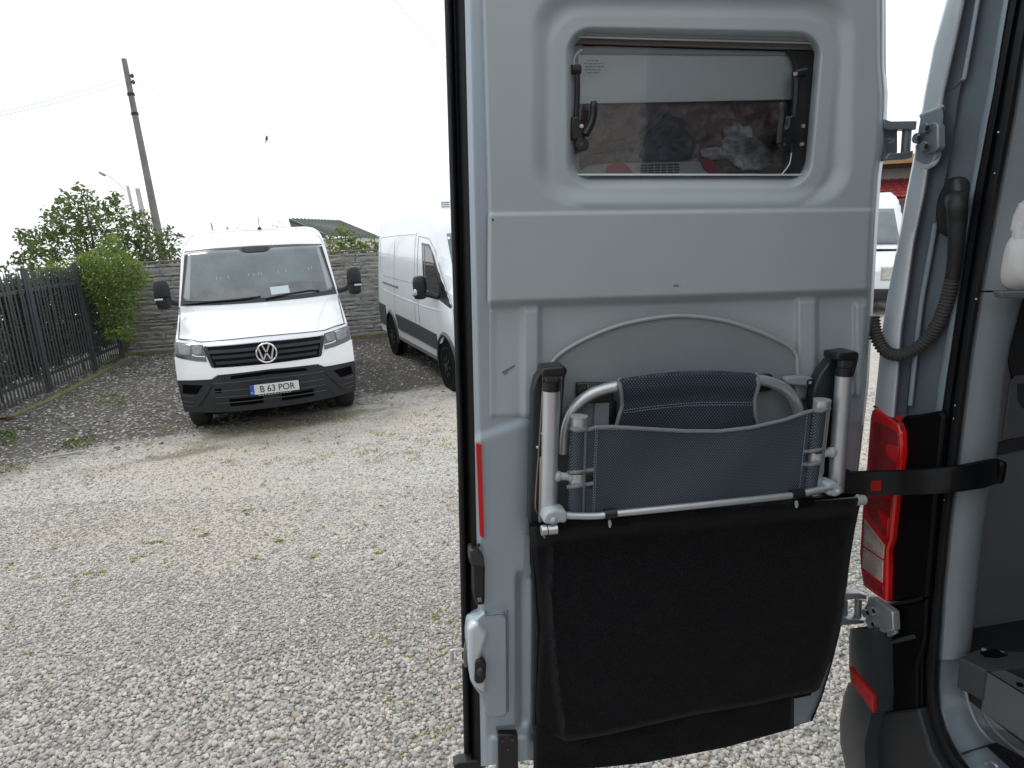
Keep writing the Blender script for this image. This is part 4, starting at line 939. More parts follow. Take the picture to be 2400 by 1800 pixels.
# outer skin + edges behind
sil = [(1060, -200), (1066, 0), (1090, 1000), (1104, 1790), (1400, 1770), (1860, 1702), (1904, 1690), (1925, 1640), (1949, 1560), (1970, 1476), (1984, 1386), (2011, 1100), (2034, 900), (2044, 690), (2060, 412), (2076, 217), (2074, -200)]
def outset(): return np.array(sil, float)
q = outset(); P_ = D(q[:, 0], q[:, 1], -.004)
hole_px = []
for t in np.linspace(0, 2*math.pi, 60, endpoint=False):
    lo, hi = 0, 400
    for _ in range(30):
        m_ = (lo+hi)/2; x_, y_ = 1628+m_*1.5*math.cos(t), 250+m_*math.sin(t)
        if hole_sd(np.array(x_), np.array(y_)) < 0: lo = m_
        else: hi = m_
    hole_px.append((1628+lo*1.5*math.cos(t), 250+lo*math.sin(t)))
hole_px = np.array(hole_px)
ob = MB()
outer = np.array([D(a, c, -.012) for a, c in q]); outer2 = np.array([D(a, c, -.075) for a, c in q])
n_ = len(q); ob.add(np.vstack([outer, outer2]), [(i, (i+1) % n_, n_+(i+1) % n_, n_+i) for i in range(n_)]+[tuple(range(n_, 2*n_))])
obj('outer_skin', ob, SILVER, door, smooth=False)
dt = obj('door_trim', make_trim(), TRIM, door, angle=80)
# window opening lining
hx, hy = hole_px[:, 0], hole_px[:, 1]; cx_, cy_ = hx.mean(), hy.mean()
lin = MB().grid(np.array([np.array([D(cx_+(a-cx_)*k, cy_+(c-cy_)*k2, o) for a, c in hole_px]) for k, k2, o in ((.995, .992, .0), (.985, .972, -.016), (.982, .966, -.045))]), close=True)
def quad(px, o, th_=.003, dirn=None): return MB().prism([D(x, y, o) for x, y in px], -dn*th_)
WB_ = obj('window', quad([(1330, 60), (1925, 75), (1905, 432), (1330, 436)], -.046, .004), mat('window_dark', (.008, .008, .009), .3), door, smooth=False)
def dark_mat():
    m = bpy.data.materials.new('tinted_reflection'); m.use_nodes = True; nt = m.node_tree; b = nt.nodes['Principled BSDF']
    tc = node(nt, 'ShaderNodeTexCoord'); mp_ = node(nt, 'ShaderNodeMapping'); mp_.inputs['Scale'].default_value = (5, 5, 9); nt.links.new(tc.outputs['Object'], mp_.inputs[0])
    n = node(nt, 'ShaderNodeTexNoise', Scale=1.5, Detail=7.0, Roughness=.65, Distortion=1.2); nt.links.new(mp_.outputs[0], n.inputs['Vector'])
    r = ramp(nt, [(.3, (.045, .04, .045)), (.44, (.12, .075, .072)), (.58, (.19, .13, .125)), (.72, (.38, .36, .36))]); nt.links.new(n.outputs['Fac'], r.inputs[0]); nt.links.new(r.outputs[0], b.inputs['Base Color'])
    b.inputs['Roughness'].default_value = .35
    bp = node(nt, 'ShaderNodeBump', Strength=.5, Distance=.01); nt.links.new(n.outputs['Fac'], bp.inputs['Height']); nt.links.new(bp.outputs[0], b.inputs['Normal'])
    return m
# crumpled sheet coloured as the dim reflections in the lower pane
Yg, Xg = np.meshgrid(np.linspace(228, 412, 60), np.linspace(1338, 1885, 150), indexing='ij')
from mathutils import noise as mn
nz_ = np.array([[mn.noise(Vector((x/38., y/26., 0)))*.6+mn.noise(Vector((x/13., y/15., 3)))*.3 for x in Xg[0]] for y in Yg[:, 0]])
obj('reflection_sheet', MB().grid(D(Xg, Yg, -.040+.010*nz_)[:, ::-1]), dark_mat(), WB_, angle=80)
# folds, shelf, vent and red shapes stand in for reflections in the pane
FOLD = mat('reflected_pale_fold', (.36, .385, .41), .4, var=.7, vs=26, bump=1.0, bs=45, bdist=.012); FB = mat('reflected_blue_grey', (.055, .062, .078), .6, var=.6, vs=16); RED = mat('red_shape', (.34, .03, .07), .4, var=.3, vs=9)
def reflected_fold(pts, o, m, nm, amp=.006):
    pts = np.array(pts, float); c = pts.mean(0); P = []
    pts = smooth_path(np.c_[np.vstack([pts, pts[:1]]), np.zeros(len(pts)+1)], 8)[:-1, :2]
    pts = c+(pts-c)*np.array([[1+.16*mn.noise(Vector((x/11., y/11., 9)))] for x, y in pts])
    for k in np.linspace(1, .02, 14): P.append([D(c[0]+(x-c[0])*k, c[1]+(y-c[1])*k, o+amp*(1-k)-.004*(k > .95)+amp*1.3*mn.noise(Vector(((c[0]+(x-c[0])*k)/16., (c[1]+(y-c[1])*k)/9., 5)))) for x, y in pts])
    obj(nm, MB().grid(np.array(P), close=True), m, WB_, angle=80)
reflected_fold(smooth_path([(1692, 335, 0), (1700, 300, 0), (1722, 288, 0), (1752, 296, 0), (1775, 322, 0), (1800, 350, 0), (1810, 380, 0), (1780, 400, 0), (1740, 400, 0), (1712, 380, 0), (1690, 360, 0), (1692, 335, 0)], 4)[:-1, :2], -.030, FOLD, 'reflected_pale_bundle')
reflected_fold([(1545, 250), (1562, 245), (1530, 300), (1500, 345), (1478, 352), (1470, 330), (1510, 300)], -.033, mat('reflected_taupe_fold', (.15, .12, .118), .5, var=.6, vs=26), 'reflected_fold')
reflected_fold([(1440, 332), (1475, 322), (1500, 328), (1470, 345), (1400, 360), (1390, 350)], -.033, mat('reflected_taupe_fold', (0, 0, 0)), 'reflected_fold')
reflected_fold([(1560, 262), (1590, 285), (1620, 320), (1622, 372), (1560, 382), (1500, 376), (1520, 320)], -.034, FB, 'reflected_blue_bundle')
reflected_fold([(1640, 350), (1670, 345), (1700, 350), (1700, 372), (1650, 372)], -.033, FOLD, 'reflected_fold')
obj('reflected_pale_shelf', quad([(1375, 390), (1420, 383), (1640, 378), (1660, 408), (1352, 408)], -.027), mat('reflected_pale_shelf', (.36, .38, .38), .5), WB_, smooth=False)
for px_ in ([(1420, 404), (1425, 388), (1440, 381), (1458, 380), (1468, 386), (1482, 405)], [(1640, 372), (1668, 375), (1678, 388), (1682, 405), (1662, 406), (1650, 395)]): obj('reflected_red_shape', quad(px_, -.023), RED, WB_, smooth=False)
vg = obj('reflected_vent', quad([(1503, 386), (1592, 383), (1592, 405), (1504, 406)], -.022), mat('reflected_vent_dark', (.03, .03, .035), .5), WB_, smooth=False)
for k in range(1, 6): obj('reflected_vent_bar', quad([(1503+k*15, 385), (1505+k*15, 385), (1505+k*15, 406), (1503+k*15, 406)], -.020), mat('reflected_pale_shelf', (0, 0, 0)), vg, smooth=False)
for k in range(3): obj('reflected_vent_bar', quad([(1503, 390+k*6), (1592, 388+k*6), (1592, 390+k*6), (1503, 392+k*6)], -.019), mat('reflected_pale_shelf', (0, 0, 0)), vg, smooth=False)
obj('reflected_pale_panel', quad([(1348, 112), (1400, 108), (1850, 122), (1868, 150), (1870, 233), (1852, 233), (1560, 239), (1338, 243), (1340, 130)], -.030, .004), mat('reflected_pale', (.74, .80, .83), .6, var=.06, vs=3), WB_, smooth=False)  # pale panel stands in for the bright reflection across the upper pane
obj('blind_band', quad([(1362, 108), (1846, 121), (1846, 130), (1360, 126)], -.027, .002), mat('grey_blind_band', (.34, .38, .40), .5), WB_, smooth=False)
# glass pane
gp = bpy.data.materials.new('acrylic_pane'); gp.use_nodes = True; nt = gp.node_tree; nt.nodes.clear()
o_ = nt.nodes.new('ShaderNodeOutputMaterial'); tr_ = nt.nodes.new('ShaderNodeBsdfTransparent'); tr_.inputs[0].default_value = (.98, .99, .99, 1); gs = nt.nodes.new('ShaderNodeBsdfGlossy'); gs.inputs['Roughness'].default_value = .03
fr = nt.nodes.new('ShaderNodeFresnel'); fr.inputs[0].default_value = 1.65; ms = nt.nodes.new('ShaderNodeMixShader'); nt.links.new(fr.outputs[0], ms.inputs[0]); nt.links.new(tr_.outputs[0], ms.inputs[1]); nt.links.new(gs.outputs[0], ms.inputs[2]); nt.links.new(ms.outputs[0], o_.inputs[0])
obj('window_pane', quad([(1338, 108), (1900, 122), (1880, 410), (1340, 410)], -.014, .003), gp, WB_, smooth=False)
BLK = mat('satin_black_plastic', (.012, .013, .014), .35)
# cassette, bottom rail, side frame
def edge(pts, r, o, nm, m, par, seg=10, k=3): return obj(nm, MB().tube(smooth_path([D(x, y, o_ if np.ndim(o) else o) for (x, y), o_ in zip(pts, np.broadcast_to(o, (len(pts),)))], k), r, seg), m, par)
obj('blind_cassette', quad([(1343, 70), (1915, 84), (1912, 100), (1346, 86)], -.006, .03), mat('satin_aluminium', (.40, .44, .48), .45, .3), WB_, bevel=.004)
edge([(1344, 86), (1629, 94), (1910, 101)], .0018, -.005, 'cassette_edge', mat('bright_edge', (.62, .66, .68), .3, .3), WB_)
obj('cassette_lower', quad([(1344, 88), (1910, 103), (1910, 117), (1344, 101)], -.016, .01), mat('bronze_grey', (.16, .15, .14), .5), WB_, smooth=False)
edge([(1344, 410), (1884, 410)], .0022, -.010, 'bottom_rail', mat('bright_edge', (0, 0, 0)), WB_)
obj('side_frame', quad([(1846, 118), (1914, 118), (1912, 160), (1896, 358), (1874, 410), (1836, 410), (1850, 380), (1856, 340), (1866, 200), (1866, 150), (1858, 130)], -.013, .012), BLK, WB_, smooth=False, bevel=.002)
obj('corner_frame', quad([(1340, 102), (1358, 102), (1346, 112), (1340, 126)], -.013, .01), BLK, WB_, smooth=False)
edge([(1345, 160), (1346, 140), (1352, 126), (1364, 116)], .0016, -.011, 'pane_edge', mat('bright_edge', (0, 0, 0)), WB_)
edge([(1855, 358), (1850, 385), (1832, 409)], .0012, -.009, 'pane_edge', mat('bright_edge', (0, 0, 0)), WB_)
# stay arms
SCR = mat('screw_steel', (.62, .62, .62), .35, .7)
def stay(rod, head, clamp, lever, screws, knob):
    s_ = edge(rod, .0055, .002, 'stay_arm', BLK, WB_)
    obj('arm_head', MB().tube([D(*head[0], .003), D(*head[1], .003)], .009, 10), BLK, s_)
    obj('clamp', quad(clamp, .010, .02), BLK, s_, bevel=.004)
    edge(lever, [.0055]*1+[.0075]*(3*(len(lever)-1)), .014, 'lever', BLK, s_)
    for x, y in screws: obj('screw', MB().disc(D(x, y, .010), dn, .0038, .004, 12), SCR, s_)
    obj('knob', MB().disc(D(*knob, .002), dn, .013, .012, 18), BLK, s_, bevel=.002)
stay([(1352, 162), (1353, 220), (1350, 282)], [(1340, 163), (1360, 162)], [(1340, 272), (1358, 272), (1360, 282), (1378, 305), (1374, 322), (1362, 330), (1338, 326), (1338, 300)], [(1391, 237), (1391, 262), (1386, 288), (1372, 316)], [(1362, 296), (1361, 338)], (1361, 340))
stay([(1868, 176), (1866, 230), (1859, 290)], [(1862, 174), (1888, 168)], [(1848, 272), (1868, 268), (1872, 300), (1884, 305), (1882, 322), (1850, 330), (1832, 324), (1830, 306), (1846, 296)], [(1832, 240), (1834, 268), (1830, 300), (1828, 335)], [(1881, 296), (1835, 339), (1878, 338), (1863, 174)], (1834, 340))
for k, (x0, x1) in enumerate(((1377, 1406), (1370, 1414), (1372, 1415), (1371, 1412), (1378, 1405))):
    x = x0
    while x < x1-3:
        l_ = rng.uniform(3, 8); obj('print_mark', quad([(x, 141+k*7), (min(x+l_, x1), 141.4+k*7), (min(x+l_, x1), 143.4+k*7), (x, 143+k*7)], -.0125, .0008), mat('print_grey', (.10, .11, .11), .6), WB_, smooth=False); x += l_+2.5
# ---------- left edge: rubber seal and flange
def seal():
    ys_ = np.linspace(-200, 1792, 120); rows = []
    for y in ys_:
        a = ip(y, [-200, 0, 1000, 1800], [1037, 1041, 1071, 1088]); c = ip(y, [-200, 0, 1000, 1800], [1086, 1090, 1113, 1128]); r = []
        for t, o in ((0, -.07), (0, -.05), (.04, -.032), (.18, -.028), (.30, -.030), (.34, -.040), (.42, -.042), (.47, -.026), (.6, -.016), (.8, -.010), (.95, -.006), (1.02, -.012)): r.append(D(a+(c-a)*t, y, o+.0006*math.sin(y*.9)*(t < .5)))
        rows.append(r)
    return MB().grid(np.array(rows)[:, ::-1])
obj('door_seal', seal(), RUBBER, door, angle=60)
edge([(1109, -200), (1111, 0), (1121, 500), (1131, 1000)], .0115, -.004, 'edge_bead', STRIPM, door)
obj('reflector_strip', quad([(1117, 1040), (1128, 1043), (1135, 1262), (1125, 1256)], .026, .012), mat('red_reflective', (.55, .008, .012), .35), door, smooth=False)
obj('cap_dot', MB().disc(D(1122, 1277, .020), dn, .0035, .003, 10), BLK, door)
hd_ = obj('edge_handle', quad([(1101, 1292), (1112, 1288), (1134, 1306), (1137, 1332), (1136, 1418), (1117, 1420), (1110, 1400), (1109, 1330), (1100, 1318)], .036, .04), BLK, door, bevel=.004)
obj('handle_pad', quad([(1101, 1292), (1112, 1288), (1134, 1306), (1136, 1330), (1104, 1322)], .041, .006), mat('satin_black_pad', (.035, .037, .04), .45), hd_, bevel=.002)
obj('handle_clip', quad([(1119, 1404), (1128, 1402), (1129, 1409), (1120, 1411)], .040, .004), mat('clip_grey', (.2, .2, .2), .5), hd_, smooth=False)
lk_ = obj('lock_housing', quad([(1137, 1434), (1142, 1444), (1182, 1440), (1190, 1450), (1191, 1668), (1182, 1682), (1148, 1683), (1138, 1668), (1126, 1632), (1112, 1614), (1103, 1598), (1097, 1560), (1094, 1500), (1097, 1470), (1118, 1452)], .030, .05), SILVER, door, bevel=.010, segs=4)
obj('lock_face', quad([(1097, 1475), (1120, 1458), (1146, 1488), (1128, 1540), (1142, 1600), (1139, 1632), (1112, 1612), (1103, 1594), (1098, 1550)], .040, .03), STRIPM, lk_, bevel=.010, segs=4)
obj('lock_button', quad([(1114, 1552), (1120, 1547), (1134, 1548), (1140, 1556), (1139, 1590), (1132, 1603), (1116, 1604), (1112, 1596)], .046, .02), BLK, lk_, bevel=.004)
obj('button_dimple', MB().ball(D(1126, 1572, .042), (.010, .010, .012), 12), mat('satin_black_pad', (0, 0, 0)), lk_)
edge([(1096, 1523), (1062, 1524), (1059, 1528), (1059, 1548), (1062, 1552), (1096, 1549)], .0042, .004, 'latch_loop', SCR, door, 8, 2)
obj('latch_gasket', MB().tube(smooth_path([D(1096, 1500, .004), D(1092, 1530, .006), D(1093, 1560, .004)], 4), .006, 8), mat('grey_gasket', (.14, .13, .12), .7), door)
edge([(1141, 1443), (1183, 1440), (1190, 1450), (1191, 1668)], .0016, .034, 'panel_groove', JAMB, lk_, 6)
br = obj('bottom_bracket', quad([(1168, 1723), (1214, 1722), (1216, 1830), (1168, 1830)], .036, .02), BLK, door, bevel=.003)
for x, y in ((1178, 1736), (1201, 1733), (1190, 1756)): obj('rivet', MB().disc(D(x, y, .036), dn, .0035, .003, 10), mat('rivet_grey', (.08, .08, .08), .4, .5), br)
obj('bottom_foot', quad([(1064, 1794), (1078, 1788), (1138, 1781), (1140, 1800), (1066, 1820)], -.005, .03), BLK, door, bevel=.003)
obj('slot', quad([(1163, 1706), (1208, 1701), (1208, 1707), (1163, 1712)], .0235, .004), JAMB, door, smooth=False)
obj('pocket_tab', quad([(1228, 1254), (1244, 1258), (1246, 1342), (1237, 1360), (1228, 1346)], .024, .006), TRIM2, door, bevel=.001)
# scuffs on the trim
for px_ in ([(1176, 872), (1206, 855), (1208, 858), (1180, 876)], [(1180, 880), (1190, 872), (1191, 874)], [(1578, 668), (1590, 667), (1589, 671), (1580, 671)]):
    c = np.mean(px_, 0); obj('scuff', quad(px_, float(trim_off(np.array(c[0]), np.array(c[1])))+.0012, .0008), mat('scuff_grey', (.14, .155, .16), .6), dt, smooth=False)
obj('clip_hole', MB().disc(D(1155, 515, .0405), dn, .002, .0008, 10), BLK, dt)
# arched cover board with rim, latch
arc = smooth_path(np.array([(1287, 862, 0), (1310, 832, 0), (1370, 795, 0), (1460, 760, 0), (1560, 742, 0), (1620, 741, 0), (1700, 752, 0), (1780, 778, 0), (1840, 806, 0), (1862, 825, 0), (1869, 850, 0), (1867, 945, 0)], float), 5)[:, :2]
brd = thing('cover_board', 'grey arched board with pale rim stored behind the folded chair', 'board', D(1580, 1400, .03))
o_ = obj('panel', MB().prism([D(x, y, .036) for x, y in list(arc)+[(1850, 1420), (1300, 1440)]], -dn*.012), mat('board_grey', (.215, .245, .255), .45, var=.06, vs=3), brd, smooth=False)
obj('rim', MB().tube([D(x, y, .038) for x, y in arc], .0042, 8), mat('rim_grey', (.33, .36, .36), .4), brd)
lt_ = obj('turn_latch', quad([(1843, 886), (1850, 884), (1880, 882), (1905, 885), (1909, 896), (1904, 905), (1880, 905), (1848, 902), (1842, 896)], .060, .02), TRIM2, door, bevel=.004)
obj('latch_screw', MB().disc(D(1898, 896, .060), dn, .008, .004, 14), BLK, lt_); obj('screw_centre', MB().disc(D(1898, 896, .064), dn, .0035, .002, 10), SCR, lt_)
for px_ in ([(1352, 900), (1357, 898), (1436, 897), (1440, 902), (1438, 942), (1360, 946), (1352, 940)], [(1776, 880), (1808, 877), (1812, 882), (1810, 915), (1776, 920)], [(1430, 940), (1446, 940), (1446, 1010), (1428, 1010)]):
    bk_ = obj('hook_plate', quad(px_, .050, .012), BLK, door, bevel=.002)
for k in range(10): obj('plate_slot', quad([(1378+k*5, 902), (1380+k*5, 902), (1380+k*5, 914), (1378+k*5, 914)], .052, .003), mat('clip_grey', (0, 0, 0)), door, smooth=False)
obj('plate_box', quad([(1395, 945), (1430, 943), (1428, 1005), (1390, 1005)], .045, .008), TRIM2, door, bevel=.002)

# ---------- rear corner of the body
RY = np.array([-200, 0, 108, 217, 282, 380, 461, 570, 678, 770, 900, 985.])
C0 = np.array([2275, 2217, 2187, 2166, 2155, 2138, 2122, 2103, 2082, 2067, 2054, 2046.])
C1 = np.array([2315, 2260, 2237, 2212, 2202, 2178, 2165, 2142, 2127, 2113, 2103, 2095.])
C2 = np.array([2350, 2295, 2273, 2248, 2238, 2222, 2208, 2189, 2166, 2151, 2130, 2122.])
C3 = np.array([2410, 2352, 2333, 2314, 2300, 2285, 2270, 2252, 2238, 2222, 2200, 2190.])
C4 = np.array([2425, 2366, 2348, 2331, 2318, 2300, 2284, 2265, 2250, 2238, 2219, 2207.])
ys_ = np.linspace(-200, 985, 120)
def col(C, k=0): return ip(ys_, RY, C)+k
def loft(cols, nm, m, par, angle=50, **kw):
    P = np.stack([B(c, ys_, o) + (np.zeros(3) if e is None else e) for c, o, e in cols], 1); return obj(nm, MB().grid(P), m, par, angle=angle, **kw)
corner = loft([(col(C0, 0), .0, du*.5-dn*.02), (col(C0, 0), .0, du*.06-dn*.005), (col(C0, 1), .002, None), (col(C0, 5), -.004, None), (col(C1, -8), -.006, None), (col(C1, -2), -.002, None), (col(C1, 2), .006, None)], 'body_corner', STRIPM, sv, angle=60)
loft([(col(C1, 1), .003, None), (col(C1, 5), .020, None), (col(C2, -6), .024, None), (col(C2, 0), .022, None), (col(C2, 4), .034, None), (col(C3, -3), .040, None), (col(C3, 1), .040, None)], 'door_jamb', JAMB, sv)
loft([(col(C3, -1), .042, None), (col(C3, 2), .028, None), (col(C4, -3), .028, None), (col(C4, 2), .040, None)], 'jamb_lip', mat('lip_silver', (.30, .36, .41), .4, .3), sv)
# hinge pocket swage below and above the plate
for pts_, r_, m_ in (([(2206, 246), (2198, 256), (2178, 264), (2160, 272)], .006, STRIPM), ([(2199, 360), (2192, 378), (2180, 388), (2160, 392)], .006, STRIPM)):
    obj('pocket_swage', MB().tube(smooth_path([B(x, y, -.002) for x, y in pts_], 4), r_, 8), m_, corner)
obj('hinge_pocket', MB().prism([B(x, y, -.0075) for x, y in [(2158, 272), (2180, 262), (2203, 254), (2208, 262), (2203, 360), (2190, 378), (2165, 384), (2146, 376)]], du*.003), mat('pocket_paint', (.26, .30, .33), .4, .3), corner, smooth=False)
edge_pts = [B(x, y, .019) for x, y in ((2295, -20), (2262, 170), (2257, 184))]
obj('sealer_bead', MB().tube(smooth_path(edge_pts, 4), .004, 8), mat('lip_silver', (0, 0, 0)), corner)
obj('sealer_bead', MB().tube(smooth_path([B(x, y, .022) for x, y in ((2193, 524), (2172, 640), (2157, 730), (2133, 950))], 4), .005, 8), mat('lip_silver', (0, 0, 0)), corner)
obj('sealer_bead', MB().tube(smooth_path([B(x, y, .022) for x, y in ((2260, 180), (2240, 200), (2226, 212), (2215, 240), (2214, 262))], 4), .003, 8), JAMB, corner)
# seals
SY = np.array([-200, 0, 461, 900, 985, 1100, 1225, 1388, 1551, 1650, 1713, 1760, 1800, 1850, 1920.])
SA = np.array([2424, 2366, 2284, 2219, 2207, 2194, 2182, 2166, 2148, 2149, 2158, 2172, 2192, 2235, 2330.])
SBy = np.array([-200, 108, 271, 434, 553, 678, 814, 900, 954, 1090, 1225, 1388, 1545, 1601, 1662, 1707, 1746, 1775, 1810, 1850, 1900.])
SB = np.array([2460, 2400, 2374, 2343, 2320, 2298, 2276, 2265, 2258, 2242, 2225, 2209, 2199, 2195, 2198, 2211, 2230, 2248, 2280, 2330, 2400.])
yy_ = np.r_[np.linspace(-200, 1500, 110), np.linspace(1510, 1830, 50)]; a = ip(yy_, SY, SA); c = ip(yy_, SBy, SB)
P_ = np.stack([B(a-2, yy_, .055), B(a, yy_, .035), B(a+(c-a)*.12, yy_, .022), B(a+(c-a)*.3, yy_, .018), B(a+(c-a)*.38, yy_, .030), B(a+(c-a)*.48, yy_, .030), B(a+(c-a)*.6, yy_, .014), B(a+(c-a)*.85, yy_, .016), B(c, yy_, .030), B(c+3, yy_, .060)], 1)
sl_ = obj('door_seal', MB().grid(P_), RUBBER, sv, angle=70)
for x, y in ((2340, 310), (2332, 406), (2288, 701), (2239, 950), (2236, 981), (2214, 1172)): obj('water_spot', MB().ball(B(x, y, .016), .0022, 6), mat('paint_speck', (.45, .47, .48), .5), sl_)
# tail lamp
LAMPR = mat('lamp_red', (.58, .008, .010), .12, coat=.6, var=.35, vs=9); LAMPD = mat('lamp_red_dark', (.26, .012, .018), .12, coat=.5, var=.3, vs=30); LAMPC = mat('lamp_clear', (.46, .36, .34), .15, coat=.5, var=.35, vs=25)
lampo = [(2049, 954), (2042, 962), (2038, 978), (2029, 1097), (2020, 1187), (2013, 1296), (2015, 1332), (2022, 1375), (2077, 1413), (2079, 1288), (2087, 1268), (2099, 1151), (2112, 1061), (2110, 1014), (2103, 992)]
def bq(px_, o, th_=.004): return MB().prism([B(x, y, o) for x, y in px_], du*th_)
lamp = obj('tail_lamp', bq(lampo, -.010, .06), LAMPR, sv, bevel=.006, segs=3)
obj('lamp_window', bq([(2048, 985), (2080, 998), (2104, 1015), (2107, 1062), (2100, 1104), (2038, 1104), (2043, 1040)], -.012, .004), LAMPD, lamp, bevel=.001)
obj('lamp_window', bq([(2076, 1040), (2105, 1048), (2101, 1085), (2074, 1066)], -.0135, .003), LAMPR, lamp, bevel=.001)
obj('lamp_window', bq([(2034, 1165), (2092, 1165), (2088, 1200), (2083, 1240), (2076, 1262), (2052, 1232), (2032, 1200)], -.012, .004), LAMPD, lamp, bevel=.001)
obj('lamp_window', bq([(2056, 1192), (2082, 1215), (2079, 1248), (2062, 1225)], -.0135, .003), LAMPR, lamp, bevel=.001)
obj('clear_window', bq([(2025, 1217), (2072, 1278), (2069, 1310), (2023, 1279)], -.012, .004), LAMPC, lamp, bevel=.001)
obj('clear_window', bq([(2023, 1283), (2069, 1315), (2067, 1366), (2020, 1330)], -.012, .004), LAMPC, lamp, bevel=.001)
obj('lamp_window', bq([(2026, 1345), (2068, 1374), (2070, 1396), (2030, 1372)], -.0125, .003), LAMPD, lamp, bevel=.001)
obj('lamp_gasket', MB().tube(smooth_path([B(x, y, -.004) for x, y in [(2049, 952), (2075, 972), (2106, 990), (2113, 1014), (2114, 1062)]], 4), .003, 6), BLK, lamp)
# black housings beside and below the lamp
HB = mat('black_housing', (.0025, .0025, .003), .5, spec=.15)
obj('lamp_surround', bq([(2107, 988), (2118, 975), (2160, 970), (2200, 962), (2212, 975), (2190, 1190), (2172, 1400), (2078, 1412), (2080, 1290), (2088, 1270), (2100, 1151), (2113, 1061), (2112, 1012)], .006, .06), HB, sv, bevel=.006)
LB = mat('charcoal_bumper', (.030, .034, .038), .5, var=.15, vs=5, bump=.25, bs=400)
obj('lower_pillar_cover', bq([(2074, 1412), (2130, 1415), (2172, 1402), (2168, 1500), (2150, 1560), (2150, 1650), (2160, 1715), (2195, 1800), (2230, 1840), (2060, 1840), (2046, 1680), (2046, 1500), (2030, 1490), (2030, 1470)], .012, .06), HB, sv, bevel=.005)
edge_l = obj('cover_edge', MB().tube(smooth_path([B(x, y, .004) for x, y in ((2078, 1418), (2120, 1412), (2160, 1402))], 3), .004, 6), BLK, sv)
obj('cover_edge', MB().tube(smooth_path([B(x, y, .008) for x, y in ((2082, 1508), (2110, 1500), (2142, 1492))], 3), .005, 6), LB, sv)
# bumper corner as a swelling volume
def bump_loft(rows_, nm, m, **kw):
    P = []
    for y, xl, xr in rows_:
        r = []
        for t in np.linspace(0, 1, 10): r.append(B(xl+(xr-xl)*t, y, -.005-.035*math.sin(t*math.pi*.5)+.03*(1-math.sin(t*math.pi*.5))))
        P.append([r[0]+du*.25]+r+[r[-1]+du*.06])
    return obj(nm, MB().grid(np.array(P)), m, sv, angle=70)
bump_loft([(1473, 1992, 2044), (1500, 1990, 2046), (1565, 1990, 2047), (1600, 1994, 2048), (1672, 2000, 2048)], 'upper_bumper_cover', LB)
obj('bumper_reflector', bq([(1991, 1562), (2046, 1632), (2047, 1671), (1996, 1601)], -.048, .01), mat('reflector_red', (.38, .012, .01), .25, coat=.4, var=.3, vs=60), sv, bevel=.001)
bump_loft([(1600, 1988, 2048), (1632, 1977, 2050), (1686, 1968, 2040), (1741, 1969, 2026), (1800, 1981, 2028), (1860, 2000, 2040)], 'bumper_corner', LB)
obj('bumper_inner', bq([(2046, 1675), (2034, 1690), (2022, 1720), (2018, 1745), (2028, 1800), (2044, 1860), (2240, 1860), (2180, 1760), (2150, 1660)], -.004, .05), mat('bumper_step', (.012, .013, .015), .6), sv, bevel=.006)
# hinges
HG = mat('hinge_paint', (.21, .245, .265), .4, .4, var=.15, vs=12); HGs = mat('hinge_steel', (.38, .40, .42), .38, .6, var=.2, vs=12)
def bolt(x, y, o, par, m):
    obj('bolt', MB().disc(B(x, y, o), -du-dn*.0, .0105, .010, 14), m, par, bevel=.0015); obj('bolt_socket', MB().disc(B(x, y, o-.010), -du, .0055, .0012, 10), BLK, par)
h1 = obj('upper_hinge', bq([(2152, 296), (2165, 290), (2190, 286), (2198, 292), (2199, 346), (2190, 356), (2162, 362), (2148, 352), (2142, 342), (2150, 338), (2143, 325), (2152, 308)], -.022, .018), HG, sv, bevel=.003)
for x, y in ((2174, 300), (2155, 324), (2172, 343)): bolt(x, y, -.022, h1, HG)
def hprism(px_, n0, th_, nm, m, par): return obj(nm, MB().prism([D(x, y, n0) for x, y in px_], -dn*th_), m, par, bevel=.002)
hprism([(2072, 278), (2090, 284), (2150, 283), (2148, 304), (2110, 302), (2088, 305), (2072, 300)], .01, .03, 'hinge_arm', HG, h1)
hprism([(2074, 372), (2086, 358), (2118, 358), (2142, 352), (2138, 370), (2120, 374), (2076, 376)], .012, .03, 'hinge_arm', HG, h1)
hprism([(2072, 300), (2104, 303), (2104, 358), (2072, 362)], -.012, .012, 'hinge_leaf', HG, h1)
obj('hinge_pin', MB().tube([D(2126, 300, -.006), D(2122, 358, -.006)], .0095, 12), HG, h1)
edge([(2081, 326), (2088, 326), (2096, 328), (2090, 333), (2081, 336)], .002, .002, 'leaf_swage', HGs, h1, 6)
h2 = obj('lower_hinge', bq([(2034, 1398), (2046, 1402), (2072, 1420), (2084, 1428), (2092, 1436), (2094, 1478), (2070, 1484), (2050, 1474), (2026, 1460), (2030, 1440), (2024, 1425), (2032, 1412)], -.02, .02), HGs, sv, bevel=.003)
for x, y in ((2048, 1432), (2034, 1437), (2046, 1463)): bolt(x, y, -.02, h2, HGs)
hprism([(1972, 1396), (1982, 1392), (2015, 1391), (2032, 1397), (2032, 1405), (2010, 1404), (1976, 1408)], .02, .03, 'hinge_arm', HGs, h2)
hprism([(1972, 1444), (1990, 1452), (2030, 1455), (2024, 1462), (1990, 1465), (1970, 1466)], .02, .03, 'hinge_arm', HGs, h2)
obj('hinge_pin', MB().tube([D(2012, 1402, .0), D(2010, 1454, .0)], .0085, 12), HGs, h2)
hprism([(1968, 1405), (1988, 1408), (1988, 1450), (1968, 1448)], .0, .012, 'hinge_leaf', HGs, h2)
obj('hinge_bracket', bq([(2086, 1440), (2096, 1442), (2098, 1486), (2080, 1494), (2078, 1484)], -.012, .01), HGs, h2, bevel=.002)
